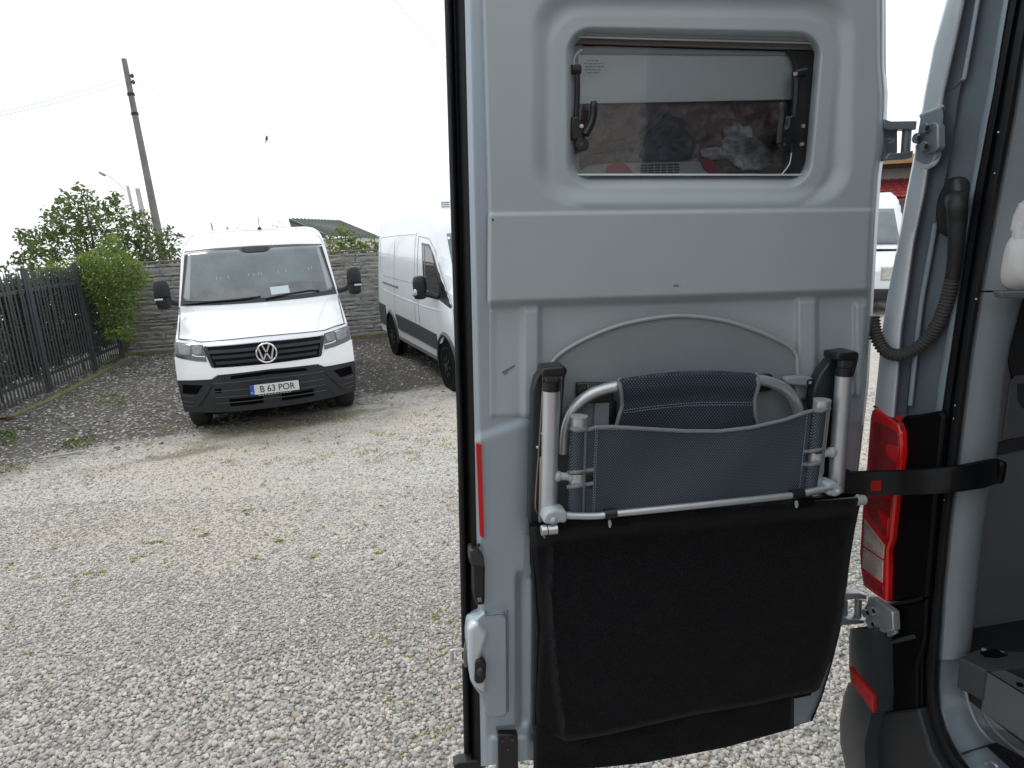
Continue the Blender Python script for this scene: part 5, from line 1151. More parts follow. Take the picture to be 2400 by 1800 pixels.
# hose with grommet
d0 = float(depth(B(2238, 470, .0))); d1 = float(depth(D(2048, 745, -.02)))
hp_ = [(2243, 480, .02), (2244, 520, .06), (2242, 560, .1), (2236, 624, .2), (2226, 680, .3), (2208, 738, .42), (2184, 782, .55), (2150, 815, .66), (2112, 832, .76), (2080, 826, .85), (2060, 802, .93), (2050, 770, .98), (2047, 742, 1.0)]
hpw = smooth_path([B(2238, 474, .05), B(2239, 471, .01)]+[RD(np.array(x, float), np.array(y, float), d0-.03*(t < .8)*(1-t)+(d1-d0)*t) for x, y, t in hp_], 8)
k_ = int(len(hpw)*5.1/13)
rr = np.array([.022*(1-min(i/(k_*.9), 1))+.0135*min(i/(k_*.9), 1) for i in range(k_+1)])
hose = obj('cable_hose', MB().tube(hpw[:k_+1], rr, 16), mat('hose_rubber', (.014, .014, .014), .55), sv, angle=70)
dense = []; seg_ = np.linalg.norm(np.diff(hpw[k_:], axis=0), axis=1); cum = np.r_[0, np.cumsum(seg_)]
for t in np.arange(0, cum[-1], .0019): dense.append([np.interp(t, cum, hpw[k_:, i]) for i in range(3)])
dense = np.array(dense); rad = .0128+.0016*np.where(np.arange(len(dense)) % 4 < 2, 1, -1)
obj('corrugated_sleeve', MB().tube(dense, rad, 16), mat('sleeve_rubber', (.05, .047, .045), .6), hose, angle=20)
gm_ = MB(); g0 = B(2238, 485, .03); gx = dn*.030; gy = dw*.058
th = np.arange(24)*2*math.pi/24
gm_.grid(np.array([[g0+gx*math.cos(t)*k+gy*math.sin(t)*k-du*o for t in th] for k, o in ((1.0, -.02), (1.04, .0), (1.0, .014), (.86, .020), (.6, .022))]), close=True); gm_.f.append(tuple(4*24+k for k in range(24)))
obj('grommet', gm_, BLK, hose, angle=60)
# check strap
st_ = []
dA = float(depth(D(1975, 1133, .045))); dB_ = float(depth(D(2345, 1100, .245)))
def sdep(x, y):
    lin_ = dA+(dB_-dA)*(x-1968)/(2340-1968)
    return min(lin_, float(depth(B(x, y, -.035)))) if x < 2215 else min(lin_, float(depth(D(x, y, .235))))
sx_ = [1968, 2010, 2040, 2080, 2120, 2160, 2200, 2230, 2260, 2290, 2310, 2326, 2340]
zs_ = np.array([sdep(x, 1130) for x in sx_]); zs_ = np.minimum.accumulate(zs_[::-1])[::-1] if False else zs_
for _ in range(4): zs_ = np.convolve(np.r_[zs_[0], zs_, zs_[-1]], [.25, .5, .25], 'valid')
zs_ -= .012
for x, z_ in zip(sx_, zs_):
    yt = float(ip(x, [1968, 2040, 2120, 2200, 2260, 2310, 2340], [1108, 1106, 1104, 1099, 1092, 1082, 1077])); yb = float(ip(x, [1968, 2040, 2120, 2200, 2260, 2310, 2340], [1158, 1161, 1161, 1158, 1152, 1144, 1134]))
    st_.append((RD(np.array(x, float), np.array(yt), z_), RD(np.array(x-2., float), np.array(yb), z_)))
P_ = np.array([[T_, T_*.75+Bo*.25, T_*.25+Bo*.75, Bo, Bo-dn*.010, T_-dn*.010] for T_, Bo in st_])
STM = mat('strap_black', (.003, .003, .0035), .35, spec=.2)
b = MB(); b.grid(P_, close=True); q6 = (len(P_)-1)*6; b.f.append((5, 4, 3, 2, 1, 0)); b.f.append(tuple(q6+k for k in range(6)))
strap = obj('check_strap', b, STM, sv, angle=40, bevel=.001)
obj('strap_slot', MB().prism([RD(np.array(float(x)), np.array(float(y)), float(np.interp(x, sx_, zs_))-.003) for x, y in ((2041, 1127), (2066, 1126), (2065, 1149), (2040, 1150))], dn*.001), mat('slot_red', (.26, .008, .010), .5, spec=.1), strap, smooth=False)
obj('strap_end', MB().box(RD(np.array(2338.), np.array(1104.), dB_+.012), (.018, .03, .05), np.array([du, dn, dw])), STM, strap, bevel=.008)
obj('strap_anchor', MB().box(D(1972, 1133, .03), (.05, .05, .06), np.array([du, dn, dw])), STM, strap, bevel=.005)
# ---------- interior trim
def prow(y, c5, right, n_in):
    """one cross-section of the pillar trim"""
    p1 = B(c5, y, .045); p2 = B(c5+8, y, .046); p3 = B(c5+30, y, .066); k = float((p3-HN)@dn)
    xs_ = [c5+30, c5+42, right-12, right-3, right]; return p1, p2, p3, k
def pillar(y0, y1, rf, nm, nrow):
    rows = []
    for y in np.linspace(y0, y1, nrow):
        c5 = float(ip(y, SBy, SB)); R_ = float(rf(y)); p1 = B(c5-2, y, .07); p2 = B(c5+1, y, .040); p3 = B(c5+10, y, .041); p4 = B(c5+26, y, .055); k = float((p4-HN)@dn)+.003
        rows.append([p1, p2, p3, p4, D(c5+40, y, k), D(c5+40+(R_-c5-40)*.5, y, k-.004), D(R_-6, y, k-.010), D(R_, y, k-.03), D(R_+2, y, k-.12)])
    return MB().grid(np.array(rows))
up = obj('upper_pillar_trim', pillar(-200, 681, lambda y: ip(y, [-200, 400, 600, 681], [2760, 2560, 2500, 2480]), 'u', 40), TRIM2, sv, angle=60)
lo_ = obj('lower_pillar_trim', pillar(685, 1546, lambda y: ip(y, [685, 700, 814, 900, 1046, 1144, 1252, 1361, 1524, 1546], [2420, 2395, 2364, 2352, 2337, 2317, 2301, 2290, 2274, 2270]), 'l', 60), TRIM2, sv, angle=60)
INN = mat('interior_wall_grey', (.12, .125, .135), .7, var=.06, vs=4, bump=.2, bs=400)
FZ = 1.08
def Lz(u_, n_, z): 
    p = L(u_, n_, 0); return p + dw*((z-p[2])/dw[2])
b = MB(); nw_ = .075; b.prism([Lz(.06, nw_, FZ-.2), Lz(4.6, nw_, FZ-.2), Lz(4.6, nw_, 2.95), Lz(.06, nw_, 2.95)], -dn*.03); obj('interior_wall', b, INN, sv, smooth=False)
b = MB(); b.prism([Lz(.12, 0, FZ-.02), Lz(4.6, 0, FZ-.02), Lz(4.6, 1.85, FZ-.02), Lz(.12, 1.85, FZ-.02)], [0, 0, -.06]); obj('load_floor', b, mat('floor_black', (.018, .018, .02), .5, var=.3, vs=8), sv, smooth=False)
b = MB(); b.prism([Lz(.04, -.02, 2.95), Lz(4.6, -.02, 2.95), Lz(4.6, 1.85, 2.95), Lz(.04, 1.85, 2.95)], [0, 0, .05]); obj('roof', b, SILVER, sv, smooth=False)
b = MB(); b.prism([Lz(.1, 1.80, FZ-.6), Lz(4.6, 1.80, FZ-.6), Lz(4.6, 1.78, 2.95), Lz(.1, 1.78, 2.95)], dn*.05); obj('far_side_wall', b, SILVER, sv, smooth=False)
b = MB(); b.prism([Lz(.3, -.055, .45), Lz(4.6, -.055, .45), Lz(4.6, -.055, 1.7), Lz(4.6, .02, 2.95), Lz(.35, .02, 2.95), Lz(.3, -.04, 1.7)], dn*.03); obj('outer_side', b, SILVER, sv, smooth=False)
b = MB(); b.prism([Lz(4.6, 0, FZ-.3), Lz(4.6, 1.8, FZ-.3), Lz(4.6, 1.8, 2.95), Lz(4.6, 0, 2.95)], du*.03); obj('bulkhead', b, INN, sv, smooth=False)
wheel_b = MB(); 
c_ = L(1.15, .08, 0)*[1, 1, 0]; th = np.arange(32)*2*math.pi/32
pr = [(-.0, .24), (-.0, .36), (.03, .38), (.20, .38), (.23, .36), (.23, .24)]
rows = np.array([[c_+dn*a+du*r_*math.cos(t)+np.array([0, 0, .38+r_*math.sin(t)]) for t in th] for a, r_ in pr]); wheel_b.grid(rows, close=True); wheel_b.f.append(tuple(range(31, -1, -1))); wheel_b.f.append(tuple(5*32+k for k in range(32)))
obj('wheel', wheel_b, TYRE, sv, angle=50)
# wall details
def wq(px_, o, m, nm, par=sv, th_=.006, bv=0): return obj(nm, MB().prism([D(x, y, nw_+o) for x, y in px_], -dn*th_), m, par, smooth=False, bevel=bv)
wq([(2330, 1040), (2400, 1024), (2520, 1000), (2520, 1030), (2400, 1054), (2328, 1070)], .004, mat('dark_band', (.03, .03, .032), .7), 'wall_groove')
wq([(2384, 900), (2500, 890), (2500, 950), (2398, 958), (2386, 940)], .006, mat('dark_band', (0, 0, 0)), 'wall_pocket')
wq([(2345, 702), (2520, 700), (2520, 880), (2372, 888), (2362, 830)], .004, mat('painted_shelf_shade', (.02, .02, .022), .9), 'shelf_shade')  # dark sheet painted as the shade below the shelf
wq([(2380, 880), (2500, 870), (2500, 1010), (2350, 1032), (2368, 900)], .005, mat('pocket_grey', (.10, .105, .11), .7), 'wall_panel', bv=.004)
sh_ = obj('shelf', MB().prism([D(x, y, .245) for x, y in ((2346, 684), (2560, 680), (2560, 702), (2351, 699))], -dn*.02), mat('shelf_grey', (.13, .135, .14), .6), sv, bevel=.003)
# white cushion and fleece lying on the shelf
cu_ = thing('white_cushion', 'plump white cushion on the shelf inside the silver van', 'cushion', D(2400, 668, .2))
P_ = []
cc = D(2412, 610, .20)
for a in np.linspace(.02, math.pi-.02, 22):
    P_.append([cc + du*.066*math.sin(a)**.7*math.cos(t) + dn*.05*math.sin(a)**.7*math.sin(t) + dw*.058*np.sign(math.cos(a))*abs(math.cos(a))**.8 + du*.003*math.sin(5*t+3*a) for t in np.linspace(0, 2*math.pi, 30, endpoint=False)])
obj('cover', MB().grid(np.array(P_), close=True), mat('white_cloth', (.62, .62, .61), .9, bump=.4, bs=60, sheen=.3), cu_, angle=80)
ft = thing('white_fleece', 'fluffy white fleece bundle above the white cushion', 'fleece', D(2400, 560, .2))
P_ = []; cc = D(2425, 525, .20)
for a in np.linspace(.02, math.pi-.02, 40):
    r_ = []
    for t in np.linspace(0, 2*math.pi, 60, endpoint=False):
        v_ = np.array([math.sin(a)*math.cos(t), math.sin(a)*math.sin(t), math.cos(a)]); k = 1+.22*mn.noise(Vector(v_*2.2+np.array([3, 1, 0])))+.07*mn.noise(Vector(v_*14)); r_.append(cc+(du*.055*v_[0]+dn*.05*v_[1]+dw*.062*v_[2])*k)
    P_.append(r_)
obj('fabric', MB().grid(np.array(P_), close=True), mat('fleece_white', (.60, .61, .62), .95, bump=1, bs=120, sheen=.5), ft, angle=80)
# sill, step box, drawer
SILL = mat('sill_silver', (.34, .42, .47), .32, .35, coat=.4, var=.06, vs=3)
cur = [(2199, 1541), (2195, 1601), (2198, 1662), (2211, 1707), (2230, 1746), (2248, 1775), (2300, 1850)]
yq = np.linspace(1530, 1860, 40); rows = []
for y in yq:
    xl = float(ip(y, [p[1] for p in cur], [p[0] for p in cur])); rows.append([B(xl+dx, y, .045+o) for dx, o in ((-2, .02), (2, .0), (8, -.002), (14, .012), (45, .04), (90, .10), (135, .17), (180, .25), (240, .36), (330, .5))])
obj('sill', MB().grid(np.array(rows)), SILL, sv, angle=60)
def Bo(x, y): # depth of the sill surface under a given picture point, for laying beads on it
    xl = float(ip(y, [p[1] for p in cur], [p[0] for p in cur])); dx = x-xl; return .045+float(ip(dx, [-2, 2, 8, 14, 45, 90, 135, 180, 240, 330], [.02, 0, -.002, .012, .04, .10, .17, .25, .36, .5]))
for pts_ in ([(2264, 1618), (2272, 1655), (2290, 1695), (2310, 1722), (2330, 1741)], [(2290, 1640), (2305, 1672), (2322, 1700), (2352, 1733), (2400, 1772), (2440, 1800)], [(2330, 1708), (2365, 1745), (2400, 1765)]):
    sp_ = smooth_path([(x, y, 0) for x, y in pts_], 4); obj('sill_bead', MB().tube([B(x, y, Bo(x, y)-.003) for x, y, _ in sp_], .003, 6), mat('sill_bright', (.50, .56, .60), .3, .3), sv)
GB = mat('step_grey', (.035, .038, .042), .6, var=.1, vs=6, bump=.3, bs=500)
zt_ = 1.135
def onz(px_, z): return [G(np.array(float(x)), np.array(float(y)), z) for x, y in px_]
b = MB()
top_ = onz([(2250, 1541), (2289, 1522), (2440, 1530), (2440, 1560), (2400, 1563), (2311, 1571)], zt_)
b.prism(top_, [0, 0, -.075]); obj('step_box', b, GB, sv, smooth=False, bevel=.003)
for x, y in ((2306, 1523), (2314, 1537), (2348, 1530)): obj('step_screw', MB().disc(onz([(x, y)], zt_)[0], [0, 0, 1], .005, .002, 10), SCR, sv)
obj('step_recess', MB().prism(onz([(2296, 1530), (2330, 1522), (2362, 1536), (2340, 1542), (2308, 1540)], zt_+.001), [0, 0, .002]), HB, sv, smooth=False)
b = MB(); fr_ = onz([(2311, 1572), (2341, 1562), (2420, 1602), (2420, 1641)], zt_-.004); b.prism(fr_, [0, 0, -.10]); dr = obj('drawer', b, mat('drawer_grey', (.10, .112, .12), .5, .2, var=.08, vs=6), sv, smooth=False, bevel=.002)
obj('drawer_lock', MB().disc(onz([(2390, 1606)], zt_-.004)[0], [0, 0, 1], .006, .003, 12), HB, dr)
obj('drawer_seam', MB().tube([onz([(2316, 1574)], zt_-.003)[0], onz([(2420, 1639)], zt_-.003)[0]], .0015, 6), HB, dr)
b = MB(); b.prism([B(x, y, Bo(x, y)-.012) for x, y in ((2246, 1778), (2254, 1764), (2331, 1741), (2400, 1780), (2440, 1850), (2290, 1850))], du*.006); sc2 = obj('sill_cover', b, mat('black_sill_cover', (.012, .012, .016), .5), sv, smooth=False, bevel=.003)
obj('sill_ring', MB().tube(smooth_path([B(x, y, Bo(x, y)-.016) for x, y in ((2310, 1790), (2318, 1784), (2330, 1790), (2338, 1799))], 4), .003, 8), SCR, sc2)
obj('side_sill', MB().prism([B(x, y, .09) for x, y in ((2196, 1535), (2268, 1535), (2250, 1600), (2200, 1600))], du*.01), JAMB, sv, smooth=False)

# ================================================================== FOLDED CHAIR ON THE DOOR
chair = thing('folding_chair', 'folded camping chair with aluminium tubes and dark blue mesh fabric strapped to the door', 'chair', D(1620, 1210, .08))
def fabric_mat(name, c1, c2, sc):
    m = bpy.data.materials.new(name); m.use_nodes = True; nt = m.node_tree; b = nt.nodes['Principled BSDF']
    tc = node(nt, 'ShaderNodeTexCoord')
    def wave(rot, s):
        mp_ = node(nt, 'ShaderNodeMapping'); mp_.inputs['Rotation'].default_value = (0, rot, 0); nt.links.new(tc.outputs['Object'], mp_.inputs[0])
        w_ = node(nt, 'ShaderNodeTexWave', Scale=s, Distortion=.6); w_.bands_direction = 'X'; nt.links.new(mp_.outputs[0], w_.inputs['Vector']); return w_.outputs['Fac']
    a, c = wave(.6, sc), wave(-.75, sc)
    mm = node(nt, 'ShaderNodeMath', operation='MULTIPLY'); nt.links.new(a, mm.inputs[0]); nt.links.new(c, mm.inputs[1])
    r = ramp(nt, [(.1, c1), (.85, c2)]); nt.links.new(mm.outputs[0], r.inputs[0]); nt.links.new(r.outputs[0], b.inputs['Base Color']); b.inputs['Roughness'].default_value = .8; b.inputs['Specular IOR Level'].default_value = .25
    bp = node(nt, 'ShaderNodeBump', Strength=.5, Distance=.001); nt.links.new(mm.outputs[0], bp.inputs['Height']); nt.links.new(bp.outputs[0], b.inputs['Normal']); return m
FABF = fabric_mat('blue_mesh_fabric', (.026, .036, .050), (.165, .20, .225), 75.0); FABR = fabric_mat('blue_mesh_fabric_rear', (.018, .026, .042), (.11, .14, .175), 60.0)
HEM = mat('grey_hem_tape', (.20, .21, .22), .75, bump=.4, bs=250); PLC = mat('pale_plastic_joint', (.38, .43, .44), .45); DKP = mat('dark_green_black_plastic', (.020, .028, .028), .38)
frame = edge([(1321, 1062), (1322, 1020), (1330, 985), (1346, 955), (1375, 930), (1410, 914), (1460, 904), (1560, 896), (1612, 890), (1700, 886), (1777, 890), (1812, 898), (1840, 912), (1860, 935), (1872, 965), (1878, 1010)], .0118, .066, 'head_frame', ALU, chair, 14, 5)
# rear fabric over the head frame
rows = []
for y_t in np.linspace(0, 1, 30):
    l_ = np.array([ip(y_t, [0, .25, .5, .8, 1], [1450, 1456, 1458, 1446, 1442]), ip(y_t, [0, 1], [888, 1015])]); r_ = np.array([ip(y_t, [0, .2, .5, .8, 1], [1772, 1778, 1768, 1770, 1780]), ip(y_t, [0, 1], [875, 1000])])
    row = []
    for s in np.linspace(0, 1, 50):
        x = l_[0]+(r_[0]-l_[0])*s; y = l_[1]+(r_[1]-l_[1])*s - 12*math.sin(s*math.pi)*(1-y_t)
        o = .083 - .020*(1-sst(0, .05, y_t))**2 - .012*sst(.2, .5, y_t) + .003*math.sin(s*7+y_t*3)*y_t; row.append(D(x, y, o))
    rows.append(row)
hf_ = obj('head_fabric', MB().grid(np.array(rows)[:, ::-1]), FABR, chair, angle=80)
rows = np.array(rows)
for c_ in (rows[:, 0], rows[:, -1]): obj('hem', MB().tube(smooth_path(c_[::3]+dn*.001, 2), .0042, 8), HEM, hf_)
def stitches(p0_, p1_, n_, o, par, curve=0):
    for k in range(n_):
        t0, t1 = k/n_, (k+.6)/n_; f_ = lambda t: D(p0_[0]+(p1_[0]-p0_[0])*t, p0_[1]+(p1_[1]-p0_[1])*t-curve*math.sin(t*math.pi), o)
        st.tube([f_(t0), f_(t1)], .0007, 4, caps=False)
STI = mat('pale_stitch', (.28, .30, .32), .8)
st = MB(); stitches((1462, 962), (1764, 944), 50, .0765, None, 8); stitches((1462, 968), (1764, 950), 50, .0765, None, 8); tag(obj('stitching', st, STI, hf_), kind='stuff')
# posts
for (x0, y0, x1, y1) in ((1357, 978, 1350, 1204), (1927, 939, 1903, 1156)):
    p_ = obj('front_post', MB().tube([D(x0, y0, .104), D(x1, y1, .104)], .0175, 20), ALU, chair)
    ax_ = D(x0, y0, .104)-D(x1, y1, .104); obj('post_cap', MB().disc(D(x0, y0, .104), ax_, .0178, .003, 20), mat('cap_grey', (.36, .40, .41), .4), p_)
# front fabric
def fx0(y): return ip(y, [998, 1040, 1091, 1150, 1206], [1338, 1334, 1330, 1329, 1328])
def fx1(y): return ip(y, [957, 1000, 1057, 1091, 1156], [1943, 1938, 1928, 1921, 1911])
top_c = [(0, 1004), (.02, 1008), (.06, 1008), (.1, 1001), (.16, 1000), (.27, 1004), (.45, 1010), (.58, 1010), (.70, 1002), (.83, 984), (.915, 965), (.94, 962), (.97, 963), (1, 958)]
def ftop(s): return ip(s, [a for a, _ in top_c], [c for _, c in top_c])
def fbot(s): return ip(s, [0, .1, .9, 1], [1212, 1208, 1166, 1160])
S_ = np.unique(np.r_[np.linspace(0, .12, 24), np.linspace(.12, .9, 60), np.linspace(.9, 1, 24)]); T_ = np.linspace(0, 1, 61); rows = []; keep = np.ones((60, len(S_)-1), bool)
for i, t in enumerate(T_):
    row = []
    for j, s in enumerate(S_):
        y = ftop(s)+(fbot(s)-ftop(s))*t; x = fx0(y)+(fx1(y)-fx0(y))*s
        xL = 1357-(y-978)*.031; xR = 1927-(y-939)*.11
        dl = (x-xL)/19.; dr_ = (x-xR)/19.
        o = .108 + .004*math.sin(s*9+t*4)*sst(.1, .3, s)*(1-sst(.7, .9, s)) - .012*math.sin(t*math.pi)*math.sin(s*math.pi)*.5
        for d_ in (dl, dr_):
            if abs(d_) < 1.0: o = max(o, .104+.0195*math.sqrt(max(0, 1-d_*d_)))
        if dl < -.95: o = .100
        if dr_ > .95: o = .100
        if i < 60 and j < len(S_)-1:
            if (x < 1390 and 1112 < y < 1140) or (x > 1888 and 1062 < y < 1088): keep[i, j] = False
        row.append(D(x, y, o))
    rows.append(row)
rows = np.array(rows); ff = obj('back_fabric', MB().grid(rows[:, ::-1], keep[:, ::-1]), FABF, chair, angle=80, solid=-.0015)
def on(i0, j0, j1): return rows[i0, j0:j1]+dn*.0015
obj('hem', MB().tube(on(0, 0, len(S_)), .0042, 8), HEM, ff)
def row_at(yv, xa, xb):
    P = []
    for x in np.linspace(xa, xb, 14):
        xL = 1357-(yv-978)*.031; xR = 1927-(yv-939)*.11; o = .110
        for c in (xL, xR):
            d_ = (x-c)/19.
            if abs(d_) < 1: o = max(o, .104+.0205*math.sqrt(1-d_*d_))
        P.append((x, o))
    return P
for yv, xa, xb, sl2 in ((1109, 1330, 1391, -3), (1143, 1330, 1390, -4), (1060, 1884, 1930, -3), (1090, 1880, 1922, -1)):
    obj('hem', MB().tube([D(x, yv+sl2*(i/13)*2-abs(i/13-.4)*4, o) for i, (x, o) in enumerate(row_at(yv, xa, xb))], .0042, 8), HEM, ff)
st = MB()
for x0, x1 in ((1396, 1389), (1400, 1393)): stitches((x0, 1006), (x1, 1205), 34, .1135, None)
stitches((1892, 972), (1872, 1165), 30, .1125, None); stitches((1404, 1004+2), (1470, 1007), 12, .113, None)
tag(obj('stitching', st, STI, ff), kind='stuff')
# ball joints
for a, c in (((1306, 1116), (1340, 1117)), ((1918, 1066), (1948, 1060))):
    j = obj('ball_joint', MB().tube(smooth_path([D(*a, .106), D((a[0]+c[0])/2, (a[1]+c[1])/2, .108), D(*c, .106)], 4), [.011, .0095, .0085, .008, .008, .008, .0085, .0095, .011], 12), PLC, chair)
    obj('joint_ball', MB().ball(D(*c, .106), .012, 12), PLC, j); obj('joint_ball', MB().ball(D(*a, .106), .0115, 12), PLC, j)
# arms
armL = [(1239, 1228), (1245, 1040), (1248, 920), (1256, 886), (1272, 864), (1320, 858), (1330, 864), (1330, 872), (1325, 884), (1316, 1010), (1310, 1100), (1306, 1215), (1262, 1226)]
armR = [(1906, 935), (1912, 905), (1925, 876), (1945, 848), (1964, 830), (2010, 824), (2016, 830), (2014, 842), (2004, 880), (1993, 932), (1985, 1000), (1962, 1120), (1925, 1124), (1914, 1010)]
for poly, tp, tb, wire_ in ((armL, (1292, 913), (1286, 1205), True), (armR, (1978, 878), (1958, 1150), False)):
    a_ = obj('armrest', MB().prism([D(x, y, .072) for x, y in poly], -dn*.030), DKP, chair, bevel=.005, segs=3)
    cxp = np.mean([p[0] for p in poly[3:9]]); 
    hood_ = [(1272, 862), (1322, 857), (1331, 866), (1324, 882), (1270, 884)] if wire_ else [(1964, 828), (2010, 823), (2016, 832), (2010, 846), (1962, 846)]
    obj('armrest_tip', MB().prism([D(x, y, .112) for x, y in hood_], -dn*.05), BLK, a_, bevel=.005, segs=3)
    t_ = obj('side_tube', MB().tube([D(*tp, .100), D(*tb, .100)], .0172, 20), ALU, chair)
    up_ = D(*tp, .1)-D(*tb, .1); up_ /= np.linalg.norm(up_)
    obj('tube_collar', MB().tube([D(*tp, .100)-up_*.002, D(*tp, .100)+up_*.016], .0176, 20), BLK, t_)
    obj('tube_plug', MB().box(D(*tp, .100)+up_*.024, (.026, .018, .02), np.array([du, dn, dw])), mat('satin_black_pad', (0, 0, 0)), t_, bevel=.003)
    if wire_:
        edge([(1262, 1205), (1255, 1192), (1256, 1150), (1264, 1040), (1273, 892), (1274, 886), (1312, 884), (1316, 888), (1312, 960), (1308, 1010)], .0014, .088, 'wire_spring', mat('brass_wire', (.30, .26, .20), .35, .8), a_, 6)
        for x, y in ((1260, 1048), (1271, 1016)): obj('rivet', MB().ball(D(x, y, .076), .0035, 8), SCR, a_)
        obj('flat_strut', MB().prism([D(x, y, .088) for x, y in ((1267, 1073), (1276, 1073), (1274, 1222), (1264, 1226))], -dn*.01), mat('strut_pale', (.46, .45, .42), .4, .5), chair, bevel=.001)
    else:
        edge([(1930, 1015), (1924, 1110)], .006, .085, 'inner_strut', ALU, chair)
        obj('rivet', MB().ball(D(1977, 1076, .06), .004, 8), SCR, a_)
# bottom rod and its corner joints
rod = edge([(1318, 1206), (1345, 1209), (1400, 1209), (1440, 1204), (1600, 1188), (1838, 1163), (1880, 1157), (1905, 1151), (1948, 1142)], .0072, .132, 'cross_rod', ALU, chair, 12, 4)
obj('corner_joint', MB().prism([D(x, y, .142) for x, y in ((1274, 1228), (1275, 1214), (1284, 1202), (1300, 1195), (1322, 1198), (1332, 1204), (1330, 1218), (1326, 1228), (1312, 1226), (1300, 1232))], -dn*.04), PLC, chair, bevel=.007, segs=4)
obj('joint_rivet', MB().ball(D(1297, 1219, .142), (.007, .007, .007), 10), PLC, chair)
obj('corner_joint', MB().prism([D(x, y, .138) for x, y in ((1940, 1134), (1956, 1130), (1970, 1136), (1977, 1148), (1974, 1160), (1960, 1166), (1942, 1162), (1938, 1150))], -dn*.04), PLC, chair, bevel=.007, segs=4)
obj('joint_rivet', MB().ball(D(1963, 1152, .138), (.006, .006, .006), 10), PLC, chair)

# ================================================================== BLACK FELT POUCH
FELT = bpy.data.materials.new('black_felt'); FELT.use_nodes = True; nt = FELT.node_tree; b_ = nt.nodes['Principled BSDF']
tc = node(nt, 'ShaderNodeTexCoord'); n1 = node(nt, 'ShaderNodeTexNoise', Scale=420.0, Detail=3.0); n2 = node(nt, 'ShaderNodeTexNoise', Scale=240.0, Detail=5.0, Roughness=.8)
nt.links.new(tc.outputs['Object'], n1.inputs['Vector']); nt.links.new(tc.outputs['Object'], n2.inputs['Vector'])
ad = node(nt, 'ShaderNodeMath', operation='ADD'); nt.links.new(n1.outputs['Fac'], ad.inputs[0]); nt.links.new(n2.outputs['Fac'], ad.inputs[1])
rf_ = ramp(nt, [(.40, (.005, .005, .0058)), (.56, (.011, .011, .0125)), (.72, (.045, .045, .048))]); hf2 = node(nt, 'ShaderNodeMath', operation='MULTIPLY'); hf2.inputs[1].default_value = .5
nt.links.new(ad.outputs[0], hf2.inputs[0]); nt.links.new(hf2.outputs[0], rf_.inputs[0]); nt.links.new(rf_.outputs[0], b_.inputs['Base Color']); b_.inputs['Roughness'].default_value = .95; b_.inputs['Sheen Weight'].default_value = .06; b_.inputs['Specular IOR Level'].default_value = .06
bp = node(nt, 'ShaderNodeBump', Strength=.6, Distance=.002); nt.links.new(n1.outputs['Fac'], bp.inputs['Height']); nt.links.new(bp.outputs[0], b_.inputs['Normal'])
pouch = thing('felt_pouch', 'large black felt pouch hanging on a silver rod below the folded chair', 'pouch', D(1600, 1700, .05))
PLy = np.array([1229, 1241, 1280, 1318, 1400, 1476, 1560, 1657, 1725, 1739]); PLx = np.array([1244, 1242, 1241, 1242, 1253, 1259, 1254, 1249, 1253, 1268])
PRy = np.array([1160, 1172, 1196, 1250, 1309, 1386, 1454, 1544, 1600, 1640]); PRx = np.array([2018, 2020, 2013, 2002, 1991, 1982, 1973, 1948, 1926, 1912])
rows = []
NS = 110; NT = 90
for i, t in enumerate(np.linspace(0, 1, NT)):
    row = []
    for s in np.linspace(0, 1, NS):
        yt = ip(s, [0, .04, .2, 1], [1234, 1232, 1214, 1166]); yb = ip(s, [0, .04, .1, .25, .57, .80, .86, .99, 1], [1722, 1734, 1738, 1724, 1676, 1650, 1640, 1622, 1612])
        y = yt+(yb-yt)*t
        xl = ip(y, PLy, PLx); xr = ip(y, PRy, PRx); x = xl+(xr-xl)*s
        if t > .93: x += (.5-s)*0
        o = .082 + .045*math.sin(min(t*1.4, 1)*math.pi*.5)*math.sin(min(max(s, .0), 1)*math.pi)**.5*.6
        # rounded hem over the rod
        o += .040*(1-sst(.025, .10, t))
        # left side flap with its seam
        xs_ = ip(y, [1264, 1400, 1600, 1716], [1297, 1292, 1310, 1327]); o += -.022*sst(xs_+4, xs_-22, x)*sst(.05, .12, t) + .006*math.exp(-((x-xs_)/4.5)**2)*sst(.05, .12, t)
        # soft rolls and wrinkles
        o += .006*mn.noise(Vector((x/90., y/60., 1)))+.003*mn.noise(Vector((x/30., y/30., 7)))
        o -= .03*(1-sst(0, .03, s))**2+.03*(1-sst(0, .03, 1-s))**2+.02*(1-sst(0, .025, 1-t))**2
        row.append(D(x, y, o))
    rows.append(row)
bag = obj('front_panel', MB().grid(np.array(rows)[:, ::-1]), FELT, pouch, angle=80)
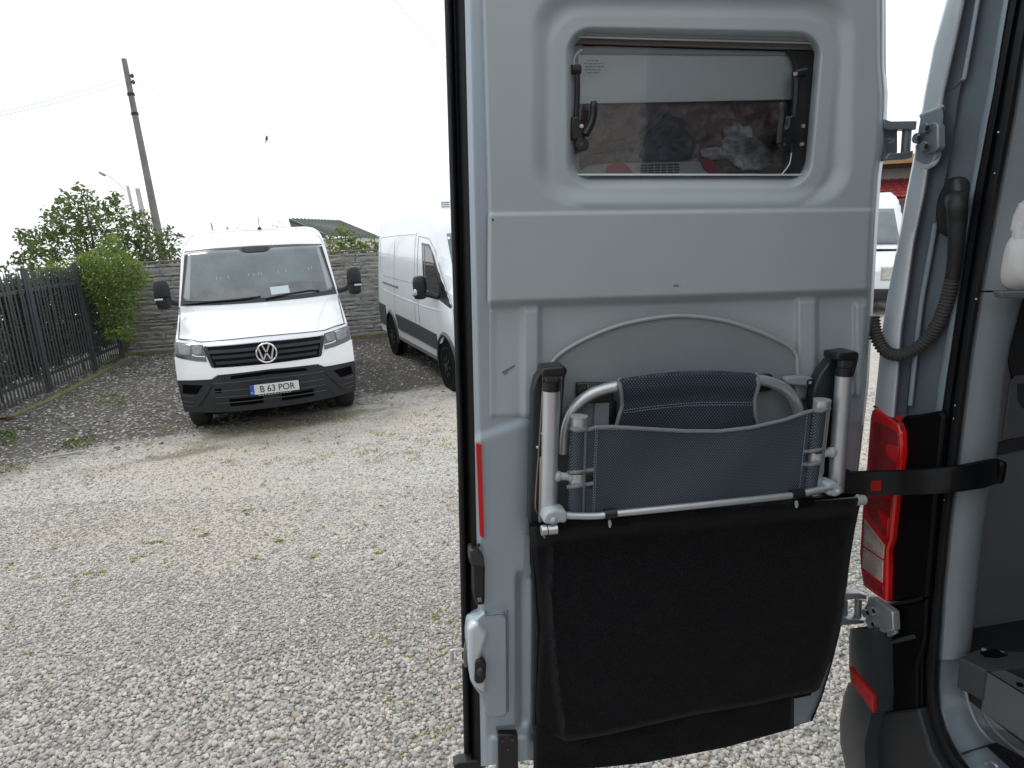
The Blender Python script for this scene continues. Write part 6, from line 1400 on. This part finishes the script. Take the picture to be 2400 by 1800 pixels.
obj('back_panel', MB().prism([D(x, y, .048) for x, y in ((1243, 1232), (1260, 1476), (1252, 1720), (1512, 1708), (1900, 1630), (1970, 1450), (2012, 1190), (2016, 1168))], -dn*.02), FELT, pouch, smooth=False)
rows = []
for t in np.linspace(0, 1, 24):
    row = []
    for s in np.linspace(0, 1, 60):
        x = 1250+(1861-1250)*s; yt = ip(x, [1250, 1450, 1861], [1700, 1690, 1612]); yb = ip(x, [1250, 1400, 1512, 1700, 1861], [1812, 1800, 1788, 1752, 1707]); y = yt+(yb-yt)*t
        row.append(D(x, y, .070+.006*mn.noise(Vector((x/60., y/50., 2)))-.02*(1-sst(0, .02, s))-.02*(1-sst(0, .02, 1-s))))
    rows.append(row)
obj('lower_flap', MB().grid(np.array(rows)[:, ::-1]), FELT, pouch, angle=80, solid=.004)
edge([(1272, 1243), (1304, 1239), (1600, 1209), (2020, 1172)], .0088, [.100, .100, .098, .095], 'hanging_rod', mat('rod_steel', (.55, .58, .60), .3, .8), pouch, 14, 3)
rod_e = obj('rod_end', MB().tube([D(1268, 1243.5, .138), D(1306, 1239.5, .138)], .0105, 16), mat('rod_steel', (0, 0, 0)), pouch, bevel=.001)
obj('rod_groove', MB().tube([D(1281, 1242, .138), D(1283, 1241.8, .138)], .0110, 16), HB, rod_e)
obj('rod_pin', MB().ball(D(1276, 1256, .138), (.003, .003, .006), 8), mat('brass_wire', (0, 0, 0)), rod_e)
obj('rod_end', MB().tube([D(2006, 1173, .100), D(2026, 1171, .100)], .0115, 16), PLC, pouch, bevel=.002)
for (x, y) in ((1430, 1206), (1868, 1160)):
    s_ = obj('strap_loop', MB().tube([D(x-14, y-1, .132), D(x+14, y-4, .132)], .0105, 12), BLK, pouch)
    obj('strap_tail', MB().prism([D(a, c, .128) for a, c in ((x-8, y+12), (x+40, y+8), (x+42, y+26), (x-4, y+30))], -dn*.006), HB, s_, bevel=.001)
    obj('strap_clip', MB().prism([D(a, c, .131) for a, c in ((x-3, y+14), (x+2, y+13), (x+4, y+24), (x+1, y+32), (x-2, y+31), (x-4, y+22))], -dn*.004), PLC, s_, bevel=.001)
